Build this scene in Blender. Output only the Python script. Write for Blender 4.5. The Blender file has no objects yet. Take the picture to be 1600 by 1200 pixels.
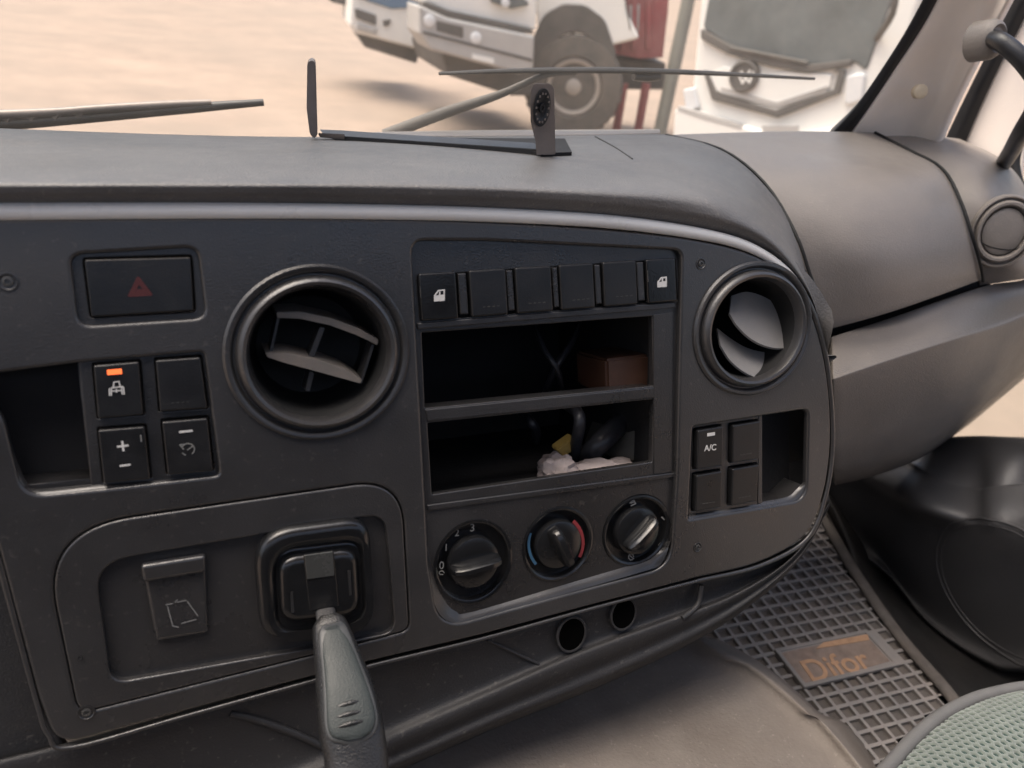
import bpy, bmesh, math, random
from mathutils import Vector, Matrix
R = math.radians
random.seed(7)
scene = bpy.context.scene
COL = scene.collection

# ------------------------------------------------------------------ camera
FPX = 1200.0                      # focal length in photograph pixels (1600 wide)
PITCH, ROLL = R(28.0), R(6.935354)
_up = Vector((math.sin(ROLL)*math.cos(PITCH), -math.cos(ROLL)*math.cos(PITCH), -math.sin(PITCH)))  # world up, camera axes (x right, y down, z ahead)
_ax = Vector((2900, -290, 1200)).normalized()
_ay = _up.cross(_ax)
C2W = Matrix((_ax, _ay, _up))
def ray(px, py): return C2W @ Vector((px-800, py-600, FPX))
cam = bpy.data.cameras.new('camera'); camo = bpy.data.objects.new('camera', cam); COL.objects.link(camo)
cx, cy, cz = C2W @ Vector((1,0,0)), C2W @ Vector((0,-1,0)), C2W @ Vector((0,0,-1))
camo.matrix_world = Matrix(((cx.x,cy.x,cz.x,0),(cx.y,cy.y,cz.y,0),(cx.z,cy.z,cz.z,0),(0,0,0,1)))
cam.sensor_width = 36; cam.lens = 36*FPX/1600
cam.clip_start = .02; cam.clip_end = 1500
cam.dof.use_dof = True; cam.dof.focus_distance = .62; cam.dof.aperture_fstop = 7.5
scene.camera = camo

# ------------------------------------------------------------------ sky, sun, exposure
SUN_EL, SUN_AZ = R(70), R(-60)            # azimuth measured from +Y towards +X
world = bpy.data.worlds.new('World'); scene.world = world; world.use_nodes = True
wn = world.node_tree.nodes; wn.clear()
sky = wn.new('ShaderNodeTexSky'); sky.sky_type = 'NISHITA'; sky.sun_disc = False
sky.sun_elevation = SUN_EL; sky.sun_rotation = SUN_AZ; sky.air_density = 1.0; sky.dust_density = 9.0; sky.ozone_density = .8
bg = wn.new('ShaderNodeBackground'); bg.inputs[1].default_value = .14
wo = wn.new('ShaderNodeOutputWorld')
world.node_tree.links.new(sky.outputs[0], bg.inputs[0]); world.node_tree.links.new(bg.outputs[0], wo.inputs[0])
sl = bpy.data.lights.new('sun', 'SUN'); sl.energy = 1.15; sl.angle = R(55); sl.color = (1, .955, .89)
so = bpy.data.objects.new('sun', sl); COL.objects.link(so)
sd = Vector((math.sin(SUN_AZ)*math.cos(SUN_EL), math.cos(SUN_AZ)*math.cos(SUN_EL), math.sin(SUN_EL)))
so.rotation_euler = sd.to_track_quat('Z', 'Y').to_euler()
scene.view_settings.view_transform = 'Standard'; scene.view_settings.look = 'None'
scene.view_settings.exposure = 1.2; scene.view_settings.gamma = 1
scene.cycles.max_bounces = 10; scene.cycles.transparent_max_bounces = 16

# ------------------------------------------------------------------ materials
def mat(name, col, rough=.5, var=.15, vscale=6, bump=0, bscale=400, spec=.5, dust=0, dustcol=(.30,.27,.24), dscale=5, metal=0, sheen=0, coat=0, rvar=.08, specks=0):
    m = bpy.data.materials.new(name); m.use_nodes = True
    nt = m.node_tree; n = nt.nodes; L = nt.links
    b = n['Principled BSDF']
    tc = n.new('ShaderNodeTexCoord'); gm = n.new('ShaderNodeNewGeometry')
    ns = n.new('ShaderNodeTexNoise'); ns.inputs['Scale'].default_value = vscale; ns.inputs['Detail'].default_value = 6; ns.inputs['Roughness'].default_value = .65
    L.new(gm.outputs['Position'], ns.inputs['Vector'])
    mr = n.new('ShaderNodeMapRange'); mr.inputs[1].default_value = .3; mr.inputs[2].default_value = .7
    mr.inputs[3].default_value = 1-var; mr.inputs[4].default_value = 1+var; L.new(ns.outputs['Fac'], mr.inputs[0])
    mu = n.new('ShaderNodeMixRGB'); mu.blend_type = 'MULTIPLY'; mu.inputs[0].default_value = 1; mu.inputs[1].default_value = (*col, 1)
    L.new(mr.outputs[0], mu.inputs[2])
    out = mu.outputs[0]
    if dust:
        n2 = n.new('ShaderNodeTexNoise'); n2.inputs['Scale'].default_value = dscale; n2.inputs['Detail'].default_value = 9; n2.inputs['Roughness'].default_value = .7
        L.new(gm.outputs['Position'], n2.inputs['Vector'])
        m2 = n.new('ShaderNodeMapRange'); m2.inputs[1].default_value = .35; m2.inputs[2].default_value = .75; m2.inputs[4].default_value = dust
        L.new(n2.outputs['Fac'], m2.inputs[0])
        mx = n.new('ShaderNodeMixRGB'); mx.inputs[2].default_value = (*dustcol, 1); L.new(out, mx.inputs[1]); L.new(m2.outputs[0], mx.inputs[0]); out = mx.outputs[0]
    if specks:   # grains of dust lying on the surface
        n4 = n.new('ShaderNodeTexNoise'); n4.inputs['Scale'].default_value = 260; n4.inputs['Detail'].default_value = 2
        L.new(gm.outputs['Position'], n4.inputs['Vector'])
        m4 = n.new('ShaderNodeMapRange'); m4.inputs[1].default_value = .64; m4.inputs[2].default_value = .74; m4.inputs[4].default_value = specks
        L.new(n4.outputs['Fac'], m4.inputs[0])
        x4 = n.new('ShaderNodeMixRGB'); x4.inputs[2].default_value = (.30,.27,.24,1); L.new(out, x4.inputs[1]); L.new(m4.outputs[0], x4.inputs[0]); out = x4.outputs[0]
    L.new(out, b.inputs['Base Color'])
    r2 = n.new('ShaderNodeMapRange'); r2.inputs[1].default_value = .3; r2.inputs[2].default_value = .7
    r2.inputs[3].default_value = max(0, rough-rvar); r2.inputs[4].default_value = min(1, rough+rvar)
    L.new(ns.outputs['Fac'], r2.inputs[0]); L.new(r2.outputs[0], b.inputs['Roughness'])
    b.inputs['Specular IOR Level'].default_value = spec; b.inputs['Metallic'].default_value = metal
    b.inputs['Coat Weight'].default_value = coat; b.inputs['Coat Roughness'].default_value = .16; b.inputs['Sheen Weight'].default_value = sheen
    if bump:
        n3 = n.new('ShaderNodeTexNoise'); n3.inputs['Scale'].default_value = bscale; n3.inputs['Detail'].default_value = 3
        L.new(gm.outputs['Position'], n3.inputs['Vector'])
        bp = n.new('ShaderNodeBump'); bp.inputs['Strength'].default_value = bump; bp.inputs['Distance'].default_value = .001
        L.new(n3.outputs['Fac'], bp.inputs['Height']); L.new(bp.outputs[0], b.inputs['Normal'])
    return m
def emit(name, col, s):
    m = mat(name, col, .4); b = m.node_tree.nodes['Principled BSDF']
    b.inputs['Emission Color'].default_value = (*col, 1); b.inputs['Emission Strength'].default_value = s
    return m
M = dict(
    fascia=mat('fascia plastic', (.0245,.0240,.0248), .34, .12, 7, .22, 900, .6, .10, (.10,.09,.085), 9, coat=.3, rvar=.15, specks=.07),
    inner=mat('console plastic', (.0175,.0172,.0180), .34, .12, 9, .3, 900, .6, .09, (.09,.08,.075), 12, coat=.3, rvar=.15, specks=.06),
    switch=mat('switch plastic', (.008,.0081,.0088), .34, .10, 40, .15, 1200, .5, .05, (.10,.09,.08), 20),
    gloss=mat('gloss black plastic', (.009,.0092,.010), .22, .10, 30, .08, 700, .5, .02, (.09,.085,.08), 30),
    duct=mat('duct plastic', (.006,.006,.006), .7, .2, 20, .2, 300, .4),
    hole_shade=mat('socket shade', (.002,.002,.002), .9, .1, 20, 0, 1, 0),  # near-black that paints the darkness inside the sockets
    dark=mat('cavity plastic', (.018,.0175,.018), .7, .2, 20, .3, 300, .2),
    pad=mat('soft pad vinyl', (.074,.072,.072), .44, .12, 9, .55, 650, .5, .45, (.18,.17,.16), 6, rvar=.14, specks=.25),
    knee=mat('knee panel plastic', (.135,.120,.108), .44, .12, 8, .5, 650, .5, .40, (.18,.155,.135), 6, rvar=.14, specks=.2),
    lid=mat('lid vinyl', (.192,.172,.156), .44, .12, 8, .5, 650, .5, .40, (.27,.232,.203), 6, rvar=.14, specks=.25),
    trim=mat('trim satin plastic', (.66,.655,.635), .30, .06, 10, .1, 800, .6, .10, (.30,.27,.25), 12),  # pale colour paints in the sheen along the top of the bar
    lower=mat('lower dash plastic', (.0175,.0175,.0190), .55, .15, 7, .4, 700, .4, .15, (.06,.054,.05), 8, rvar=.12, specks=.12),
    pillar=mat('pillar lining', (.78,.70,.63), .60, .05, 8, .3, 500, .4, .20, (.66,.57,.48), 4),
    rubber=mat('seal rubber', (.016,.016,.017), .55, .2, 20, .2, 500, .35),
    handle=mat('handle vinyl', (.014,.0145,.017), .36, .1, 20, .3, 600, .5),
    door=mat('door plastic', (.056,.055,.057), .47, .10, 6, .35, 700, .6, .10, (.10,.09,.085), 5),
    tunnel=mat('tunnel vinyl', (.108,.091,.078), .66, .18, 6, .8, 300, .35, .8, (.165,.145,.127), 9, specks=.2),
    mat_=mat('mat rubber', (.175,.170,.168), .55, .15, 12, .3, 500, .45, .7, (.24,.20,.175), 12),
    floor=mat('cab floor', (.013,.013,.0135), .6, .2, 10, .3, 400, .3, .12, (.12,.10,.09), 8),
    rust=mat('rusty plate', (.19,.14,.115), .65, .3, 60, .4, 600, .35, .6, (.20,.17,.15), 40),
    rusty_letter=mat('rust letters', (.36,.22,.135), .7, .2, 80, .3, 600, .3),
    white=mat('white print', (.55,.54,.52), .5, .04, 50),
    grey=mat('grey print', (.16,.16,.155), .5, .1, 50),
    faint=mat('faint print', (.045,.043,.04), .6, .3, 200),
    red=mat('red print', (.06,.011,.011), .5, .1, 60),
    redarc=mat('red scale', (.22,.025,.03), .5, .1, 60),
    bluearc=mat('blue scale', (.03,.09,.16), .5, .1, 60),
    led=emit('indicator lamp', (1.0,.17,.045), .46),
    steel=mat('bracket steel', (.20,.17,.152), .45, .15, 30, .2, 500, .5, .2, (.25,.2,.17), 20, .3),
    black=mat('black metal', (.016,.016,.017), .4, .15, 30, .2, 500, .5),
    louver=mat('louver plastic', (.19,.185,.18), .5, .08, 30, .2, 800, .4, .3, (.30,.26,.22), 25),  # grey lifted to paint in the light caught by the tilted blades
    louver_dark=mat('dark louver plastic', (.12,.115,.108), .45, .15, 30, .2, 800, .45, .35, (.22,.15,.10), 30),
    grip=mat('lever leather', (.016,.016,.0165), .30, .12, 40, .55, 900, .6),
    gripin=mat('lever insert', (.027,.033,.033), .55, .07, 30, .3, 800, .4),
    tissue=mat('tissue', (.30,.255,.24), .8, .12, 40, .6, 120, .2),
    yellow=mat('yellow plastic', (.26,.18,.05), .5, .1, 40),
    orange=mat('orange plastic', (.048,.022,.013), .45, .2, 40),
    wire=mat('wire', (.03,.03,.034), .4, .1, 40),
    brownpanel=mat('bay wall', (.09,.085,.075), .6, .2, 20),
    fabric=mat('seat spacer fabric', (.118,.138,.124), .85, .10, 25, .5, 1500, .2, sheen=.3),
    fabric_in=mat('seat fabric backing', (.022,.042,.038), .9, .2, 30),
    piping=mat('seat piping', (.095,.094,.094), .7, .1, 30, .4, 900, .3),
    ground=mat('ground dirt', (.285,.218,.172), .9, .16, 1.2, .8, 6, .2, .65, (.205,.170,.140), .35),
    tpaint=mat('truck white paint', (.76,.74,.70), .4, .06, 2, 0, 1, .5, .25, (.45,.40,.34), 2),
    tgrey=mat('truck grey bumper', (.40,.385,.37), .5, .1, 2, 0, 1, .4, .2, (.35,.3,.26), 3),
    tdark=mat('truck black plastic', (.085,.08,.074), .7, .15, 2, 0, 1, .3, .4, (.18,.15,.13), 3),  # black lightened to paint in the haze outside
    tglass=mat('truck glass', (.115,.125,.125), .5, .25, 2, 0, 1, .15),
    tblue=mat('truck blue glass', (.10,.17,.26), .15, .1, 2, 0, 1, .6),
    tyre=mat('tyre', (.095,.088,.08), .8, .15, 4, .5, 40, .3, .4, (.20,.16,.13), 4),  # lightened like the truck blacks, haze painted into the colour
    rim=mat('rim', (.32,.29,.26), .5, .1, 6, 0, 1, .4, .3, (.3,.24,.19), 5, .2),
    lamp=mat('lamp lens', (.62,.62,.62), .15, .05, 6, 0, 1, .6),
    tank=mat('red paint', (.27,.06,.065), .5, .15, 1.5, 0, 1, .4, .3, (.4,.3,.26), 2),
    pole=mat('pole paint', (.20,.20,.175), .6, .1, 3),
    roof=mat('headliner', (.42,.40,.37), .9, .05, 5),
    clip=mat('cream plastic', (.42,.34,.25), .5),
    piping_dark=mat('insert edge', (.05,.052,.053), .45, .1, 40),
    window=mat('smoked window', (.045,.046,.044), .25, .2, 40, 0, 1, .5),
    cell_shade_border=mat('grime in the mat cells', (.085,.078,.074), .8, .3, 40, .4, 600, .2, .4, (.16,.125,.10), 14),  # darker rubber: paints shade into the cell floors; also the border colour
    screw=mat('screw steel', (.08,.078,.075), .4, .2, 80, 0, 1, .5, metal=.5),
)
def glass(name, dirt, col, tint=(.95,.97,.95), rough=.03):
    """window glass: see-through, a Fresnel reflection, and a film of dust that scatters light"""
    m = bpy.data.materials.new(name); m.use_nodes = True
    nt = m.node_tree; n = nt.nodes; L = nt.links; n.clear()
    o = n.new('ShaderNodeOutputMaterial'); tr = n.new('ShaderNodeBsdfTransparent'); tr.inputs[0].default_value = (*tint, 1)
    gl = n.new('ShaderNodeBsdfGlossy'); gl.inputs['Roughness'].default_value = rough
    fr = n.new('ShaderNodeFresnel'); fr.inputs[0].default_value = 1.15
    ms = n.new('ShaderNodeMixShader'); L.new(fr.outputs[0], ms.inputs[0]); L.new(tr.outputs[0], ms.inputs[1]); L.new(gl.outputs[0], ms.inputs[2])
    tl = n.new('ShaderNodeBsdfTranslucent'); tl.inputs[0].default_value = (*col, 1)
    df = n.new('ShaderNodeBsdfDiffuse'); df.inputs[0].default_value = (*col, 1)
    ad = n.new('ShaderNodeMixShader'); ad.inputs[0].default_value = .35; L.new(tl.outputs[0], ad.inputs[1]); L.new(df.outputs[0], ad.inputs[2])
    g = n.new('ShaderNodeNewGeometry'); ns = n.new('ShaderNodeTexNoise'); ns.inputs['Scale'].default_value = 7; ns.inputs['Detail'].default_value = 8; ns.inputs['Roughness'].default_value = .7
    L.new(g.outputs['Position'], ns.inputs['Vector'])
    mr = n.new('ShaderNodeMapRange'); mr.inputs[1].default_value = .3; mr.inputs[2].default_value = .75; mr.inputs[3].default_value = dirt*.6; mr.inputs[4].default_value = dirt*1.5
    L.new(ns.outputs['Fac'], mr.inputs[0])
    m2 = n.new('ShaderNodeMixShader'); L.new(mr.outputs[0], m2.inputs[0]); L.new(ms.outputs[0], m2.inputs[1]); L.new(ad.outputs[0], m2.inputs[2])
    L.new(m2.outputs[0], o.inputs[0])
    return m
M['windscreen'] = glass('dusty windscreen glass', .055, (.80,.74,.66))
M['sideglass'] = glass('side glass', .05, (.80,.76,.68))

# ------------------------------------------------------------------ object helpers
def thing(name, label, cat, loc=(0,0,0), group=None, kind=None):
    o = bpy.data.objects.new(name, None); COL.objects.link(o); o.location = loc; o.empty_display_size = .05
    tag(o, label, cat, group, kind); return o
def tag(o, label=None, cat=None, group=None, kind=None):
    if label: o['label'] = label
    if cat: o['category'] = cat
    if group: o['group'] = group
    if kind: o['kind'] = kind
    return o
def wmat(o):
    m = Matrix.LocRotScale(o.location, o.rotation_euler, o.scale) if o.rotation_mode != 'QUATERNION' else Matrix.LocRotScale(o.location, o.rotation_quaternion, o.scale)
    return (wmat(o.parent) @ m) if o.parent else m
def link(name, me, m, parent=None, W=Matrix()):
    """link mesh `me` (in the frame W) as one object with its origin at its own middle"""
    me.materials.clear(); me.materials.append(m)
    if len(me.vertices):
        lo = Vector([min(v.co[i] for v in me.vertices) for i in range(3)]); hi = Vector([max(v.co[i] for v in me.vertices) for i in range(3)])
        c = (lo+hi)/2; me.transform(Matrix.Translation(-c)); W = W @ Matrix.Translation(c)
    o = bpy.data.objects.new(name, me); COL.objects.link(o)
    if parent is not None:
        o.parent = parent; W = wmat(parent).inverted() @ W
    l, q, s = W.decompose(); o.location = l; o.rotation_euler = q.to_euler(); o.scale = s
    return o
def finish(bm, smooth=True, ang=40):
    me = bpy.data.meshes.new('m')
    bmesh.ops.recalc_face_normals(bm, faces=bm.faces)
    for f in bm.faces: f.smooth = smooth
    if smooth:
        for e in bm.edges:
            if len(e.link_faces) == 2 and e.calc_face_angle(0) > R(ang): e.smooth = False
    bm.to_mesh(me); bm.free(); return me

class Frame:
    """a flat working plane in the world; maps photograph measurements to plane coordinates"""
    def __init__(s, O, U, V, scale=1.0):
        s.O, s.U, s.V = Vector(O), Vector(U).normalized(), Vector(V).normalized(); s.N = s.U.cross(s.V)
        s.W = Matrix(((s.U.x,s.V.x,s.N.x,s.O.x),(s.U.y,s.V.y,s.N.y,s.O.y),(s.U.z,s.V.z,s.N.z,s.O.z),(0,0,0,1)))
    def uv(s, px, py, z=0):
        d = ray(px, py); t = ((s.O+s.N*z) @ s.N)/(d @ s.N); p = d*t - s.O
        return Vector((p @ s.U, p @ s.V))
    def at(s, px, py, z=0):
        a = s.uv(px, py, z); return s.O + s.U*a.x + s.V*a.y + s.N*z
def onx(px,py,v): d = ray(px,py); return d*(v/d.x)
def ony(px,py,v): d = ray(px,py); return d*(v/d.y)
def onz(px,py,v): d = ray(px,py); return d*(v/d.z)
def ond(px,py,v): return ray(px,py)/FPX*v
def px2(F, pts, z=0): return [F.uv(x, y, z) for x, y in pts]

def fillet(pts, r, seg=5):
    """round the corners of a 2D polygon; r is one radius or one per corner"""
    n = len(pts); out = []
    for i in range(n):
        p, a, b = pts[i], pts[i-1], pts[(i+1) % n]
        rr = r[i] if isinstance(r, (list, tuple)) else r
        da, db = a-p, b-p; la, lb = da.length, db.length
        ang = da.angle(db, 0)
        if rr <= 0 or ang > R(176) or la < 1e-6 or lb < 1e-6: out.append(p); continue
        t = min(rr/math.tan(ang/2), la*.48, lb*.48)
        q0, q1 = p+da/la*t, p+db/lb*t
        sg = seg if rr < .009 else seg*3
        for k in range(sg+1):
            s = k/sg; out.append(q0*(1-s)**2 + p*2*s*(1-s) + q1*s*s)
    return out
def circ(c, rx, ry=None, n=40, a0=0):
    ry = ry or rx
    return [Vector((c[0]+rx*math.cos(a0+2*math.pi*k/n), c[1]+ry*math.sin(a0+2*math.pi*k/n))) for k in range(n)]
def plate_mesh(outer, holes, z0, z1, bev=.0006, res=3):
    """flat plate between z0 and z1 with rounded edges and openings"""
    cu = bpy.data.curves.new('c', 'CURVE'); cu.dimensions = '2D'; cu.fill_mode = 'BOTH'
    for poly in [outer]+list(holes):
        sp = cu.splines.new('POLY'); sp.points.add(len(poly)-1); sp.use_cyclic_u = True
        for p, q in zip(sp.points, poly): p.co = (q[0], q[1], 0, 1)
    cu.extrude = max((z1-z0)/2-bev, 1e-5); cu.bevel_depth = bev; cu.bevel_resolution = res; cu.offset = -bev
    ob = bpy.data.objects.new('c', cu); COL.objects.link(ob)
    dg = bpy.context.evaluated_depsgraph_get()
    me = bpy.data.meshes.new_from_object(ob.evaluated_get(dg))
    bpy.data.objects.remove(ob); bpy.data.curves.remove(cu)
    me.transform(Matrix.Translation((0,0,(z0+z1)/2)))
    for f in me.polygons: f.use_smooth = abs(f.normal.z) < .995
    return me
def plate(name, F, outer, holes, z0, z1, m, parent, bev=.0006, W=None):
    return link(name, plate_mesh(outer, holes, z0, z1, bev), m, parent, W or F.W)
def lathe_bm(bm, prof, c=(0,0), n=48, sx=1, sy=1, cap0=False, cap1=True):
    rings = []
    for r, z in prof: rings.append([bm.verts.new((c[0]+sx*r*math.cos(2*math.pi*k/n), c[1]+sy*r*math.sin(2*math.pi*k/n), z)) for k in range(n)])
    for a, b in zip(rings, rings[1:]):
        for k in range(n): bm.faces.new((a[k], a[(k+1)%n], b[(k+1)%n], b[k]))
    if cap0: bm.faces.new(rings[0])
    if cap1: bm.faces.new(rings[-1])
    return rings
def lathe(name, F, prof, c, m, parent, n=48, sx=1, sy=1, cap0=False, cap1=True, W=None):
    bm = bmesh.new(); lathe_bm(bm, prof, (0,0), n, sx, sy, cap0, cap1)
    return link(name, finish(bm), m, parent, (W or F.W) @ Matrix.Translation((c[0], c[1], 0)))
def prism_bm(bm, pts, d):
    """prism from 3D outline pts swept by vector d"""
    a = [bm.verts.new(p) for p in pts]; b = [bm.verts.new(Vector(p)+Vector(d)) for p in pts]; n = len(a)
    bm.faces.new(a); bm.faces.new(b[::-1])
    for i in range(n): bm.faces.new((a[i], b[i], b[(i+1)%n], a[(i+1)%n]))
def prism(name, pts, d, m, parent, bev=0, W=Matrix(), seg=2):
    bm = bmesh.new(); prism_bm(bm, pts, d)
    if bev: bmesh.ops.bevel(bm, geom=bm.edges[:], offset=bev, segments=seg, affect='EDGES', clamp_overlap=True)
    return link(name, finish(bm), m, parent, W)
def box_bm(bm, c, s, rot=None):
    r = bmesh.ops.create_cube(bm, size=1)['verts']
    for v in r:
        v.co = Vector((v.co.x*s[0], v.co.y*s[1], v.co.z*s[2]))
        if rot: v.co = rot @ v.co
        v.co += Vector(c)
    return r
def box(name, c, s, m, parent=None, bev=0, W=Matrix(), rot=None):
    bm = bmesh.new(); box_bm(bm, c, s, rot)
    if bev: bmesh.ops.bevel(bm, geom=bm.edges[:], offset=bev, segments=2, affect='EDGES')
    return link(name, finish(bm), m, parent, W)
def crom(pts, n):
    """Catmull-Rom through pts, n samples per span"""
    P = [2*pts[0]-pts[1]]+list(pts)+[2*pts[-1]-pts[-2]]; out = []
    for i in range(1, len(P)-2):
        for k in range(n):
            t = k/n; a, b, c, d = P[i-1], P[i], P[i+1], P[i+2]
            out.append(.5*((2*b)+(c-a)*t+(2*a-5*b+4*c-d)*t*t+(3*b-a-3*c+d)*t**3))
    out.append(Vector(pts[-1])); return out
def loft(name, rows, m, parent, nu=6, nv=6, thick=.012, bev=.002, flip=None):
    """smooth sheet through rows of points, with its edges turned inward"""
    rows = [crom([Vector(p) for p in r], nu) for r in rows]
    cols = list(zip(*rows)); cols = [crom(list(c), nv) for c in cols]
    bm = bmesh.new()
    V = [[bm.verts.new(p) for p in c] for c in cols]
    for i in range(len(V)-1):
        for j in range(len(V[0])-1): bm.faces.new((V[i][j], V[i+1][j], V[i+1][j+1], V[i][j+1]))
    bm.normal_update()
    tot = sum((f.normal @ f.calc_center_median())*f.calc_area() for f in bm.faces)   # camera at the origin
    if (tot > 0) if flip is None else flip: bmesh.ops.reverse_faces(bm, faces=bm.faces[:])
    bm.normal_update()
    for v in bm.verts: v.normal_update()
    if thick:
        loop = V[0][:-1]+[c[-1] for c in V[:-1]]+V[-1][:0:-1]+[c[0] for c in V[:0:-1]]
        prev = loop; n = len(loop); nrm = [v.normal.copy() for v in loop]; base = [v.co.copy() for v in loop]
        inn = []
        for k, v in enumerate(loop):
            fc = sum((f.calc_center_median() for f in v.link_faces), Vector())/len(v.link_faces); d = base[k]-fc; d -= nrm[k]*(d@nrm[k]); inn.append(d.normalized() if d.length else d)
        for s, (out, dn) in enumerate(((.35*bev,.12*bev),(.8*bev,.5*bev),(bev,bev),(bev,thick))):
            cur = [bm.verts.new(base[k]+inn[k]*out-nrm[k]*dn) for k in range(n)]
            for k in range(n): bm.faces.new((prev[k], prev[(k+1)%n], cur[(k+1)%n], cur[k]))
            prev = cur
    me = bpy.data.meshes.new('m')
    for f in bm.faces: f.smooth = True
    bmesh.ops.recalc_face_normals(bm, faces=bm.faces)
    bm.to_mesh(me); bm.free()
    return link(name, me, m, parent)
def tube_bm(bm, pts, rad, n=10, sub=6, flat=1.0, upv=None, cyc=False):
    P = crom([Vector(p) for p in pts], sub) if sub > 1 else [Vector(p) for p in pts]
    rads = rad if isinstance(rad, (list, tuple)) else [rad]*len(pts)
    rr = []
    for i in range(len(P)):
        t = i/(len(P)-1)*(len(rads)-1); k = min(int(t), len(rads)-2); rr.append(rads[k]*(1-t+k)+rads[k+1]*(t-k))
    T = [(P[min(i+1, len(P)-1)]-P[max(i-1, 0)]).normalized() for i in range(len(P))]
    a = Vector(upv) if upv is not None else (Vector((0,0,1)) if abs(T[0].z) < .9 else Vector((1,0,0)))
    rings = []
    for p, t, r in zip(P, T, rr):
        a = (a - t*(a@t)).normalized(); b = t.cross(a)
        rings.append([bm.verts.new(p + (a*math.cos(2*math.pi*k/n)*flat + b*math.sin(2*math.pi*k/n))*r) for k in range(n)])
    for x, y in zip(rings, rings[1:]):
        for k in range(n): bm.faces.new((x[k], x[(k+1)%n], y[(k+1)%n], y[k]))
    bm.faces.new(rings[0][::-1]); bm.faces.new(rings[-1])
def tube(name, pts, rad, m, parent=None, n=10, sub=6, W=Matrix(), flat=1.0, upv=None):
    bm = bmesh.new(); tube_bm(bm, pts, rad, n, sub, flat, upv); return link(name, finish(bm, ang=60), m, parent, W)
def strokes(name, F, lines, w, z, m, parent, fills=()):
    """flat print on a plane: polylines of width w (photograph pixels) and filled outlines"""
    bm = bmesh.new()
    for ln in lines:
        q = px2(F, ln, z)
        h = (F.uv(ln[0][0]+w, ln[0][1], z)-F.uv(*ln[0], z)).length/2
        for a, b in zip(q, q[1:]):
            d = (b-a); d = d.normalized() if d.length else Vector((1,0)); s = Vector((-d.y, d.x))*h; e = d*h*.6
            pr = [Vector((*p, z)) for p in (a-e+s, a-e-s, b+e-s, b+e+s)]
            prism_bm(bm, [p+Vector((0,0,random.uniform(0,2e-5))) for p in pr], (0,0,.00015))
    for fl in fills:
        q = px2(F, fl, z); prism_bm(bm, [Vector((*p, z)) for p in q], (0,0,.00015))
    return link(name, finish(bm, False), m, parent, F.W)
def text(name, s, F, px, py, hpx, z, m, parent, ang=0, shear=0, thick=.0001, W=None, bold=0):
    cu = bpy.data.curves.new('t', 'FONT'); cu.body = s; cu.align_x = 'CENTER'; cu.align_y = 'CENTER'; cu.extrude = thick; cu.shear = shear; cu.offset = bold
    ob = bpy.data.objects.new('t', cu); COL.objects.link(ob); bpy.context.view_layer.update()
    me = bpy.data.meshes.new_from_object(ob.evaluated_get(bpy.context.evaluated_depsgraph_get()))
    bpy.data.objects.remove(ob); bpy.data.curves.remove(cu)
    h = (F.uv(px, py-hpx/2, z)-F.uv(px, py+hpx/2, z)).length
    p = F.uv(px, py, z)
    me.transform(Matrix.Translation((p.x, p.y, z)) @ Matrix.Rotation(ang, 4, 'Z') @ Matrix.Diagonal((h/.72, h/.72, 1, 1)))
    return link(name, me, m, parent, W or F.W)

# ------------------------------------------------------------------ where the front panel of the dashboard stands
V_ = Vector((0, .31244273, .9499366))
PO = ray(840, 600)/FPX*.54
F = Frame(PO, (1,0,0), V_)
mm = .001
def Q(pts, r=0, z=0): return fillet(px2(F, pts, z), r*mm if not isinstance(r, (list,tuple)) else [x*mm for x in r])
GZ = -2.1                         # ground under the truck

# ================================================================== SETTING
def ground():
    bm = bmesh.new(); n = 60
    g = {}
    for i in range(n+1):
        for j in range(n+1):
            x = (i/n-.5)*2; y = (j/n-.5)*2
            X = x*abs(x)**1.5*500; Y = y*abs(y)**1.5*500+10
            g[i,j] = bm.verts.new((X, Y, GZ + .03*math.sin(X*.9+1)*math.cos(Y*.7) if abs(X) < 40 and abs(Y) < 50 else (X, Y, GZ)[2]))
    for i in range(n):
        for j in range(n): bm.faces.new((g[i,j], g[i+1,j], g[i+1,j+1], g[i,j+1]))
    o = link('ground', finish(bm, ang=180), M['ground']); tag(o, 'pale beige dirt yard in front of the windscreen', kind='structure')
ground()

# ================================================================== CAB SHELL
cab = thing('truck_cab', 'truck cab with unseen pale headlining cut back behind the dashboard', 'truck cab', (0.1, 0, -.9))
def poly3(name, pts, d, m, parent, bev=0): return prism(name, pts, d, m, parent, bev)
poly3('roof_lining', [(-1.25,.02,.68),(1.15,.02,.68),(1.15,-.75,.72),(-1.25,-.75,.72)], (0,0,.03), M['roof'], cab)  # out of view; front edge cut back to let skylight onto the dash
poly3('firewall', [(-1.3,.92,-.24),(1.2,.92,-.24),(1.2,.92,-1.0),(-1.3,.92,-1.0)], (0,.03,0), M['dark'], cab)
poly3('rear_wall', [(-1.25,-.75,-.86),(1.15,-.75,-.86),(1.15,-.75,.20),(-1.25,-.75,.20)], (0,-.03,0), M['floor'], cab)  # out of view; height and dark colour set to subdue fascia reflections
poly3('cab_floor', [(-1.3,.95,-.86),(1.2,.95,-.86),(1.2,-.75,-.86),(-1.3,-.75,-.86)], (0,0,-.03), M['floor'], cab)

# ================================================================== DASHBOARD
dash = thing('dashboard', 'black truck dashboard with round vents, switches and an empty radio opening', 'dashboard', (0.2, .6, -.6))
YP = lambda px,py,z=0: F.at(px, py, z)
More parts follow.
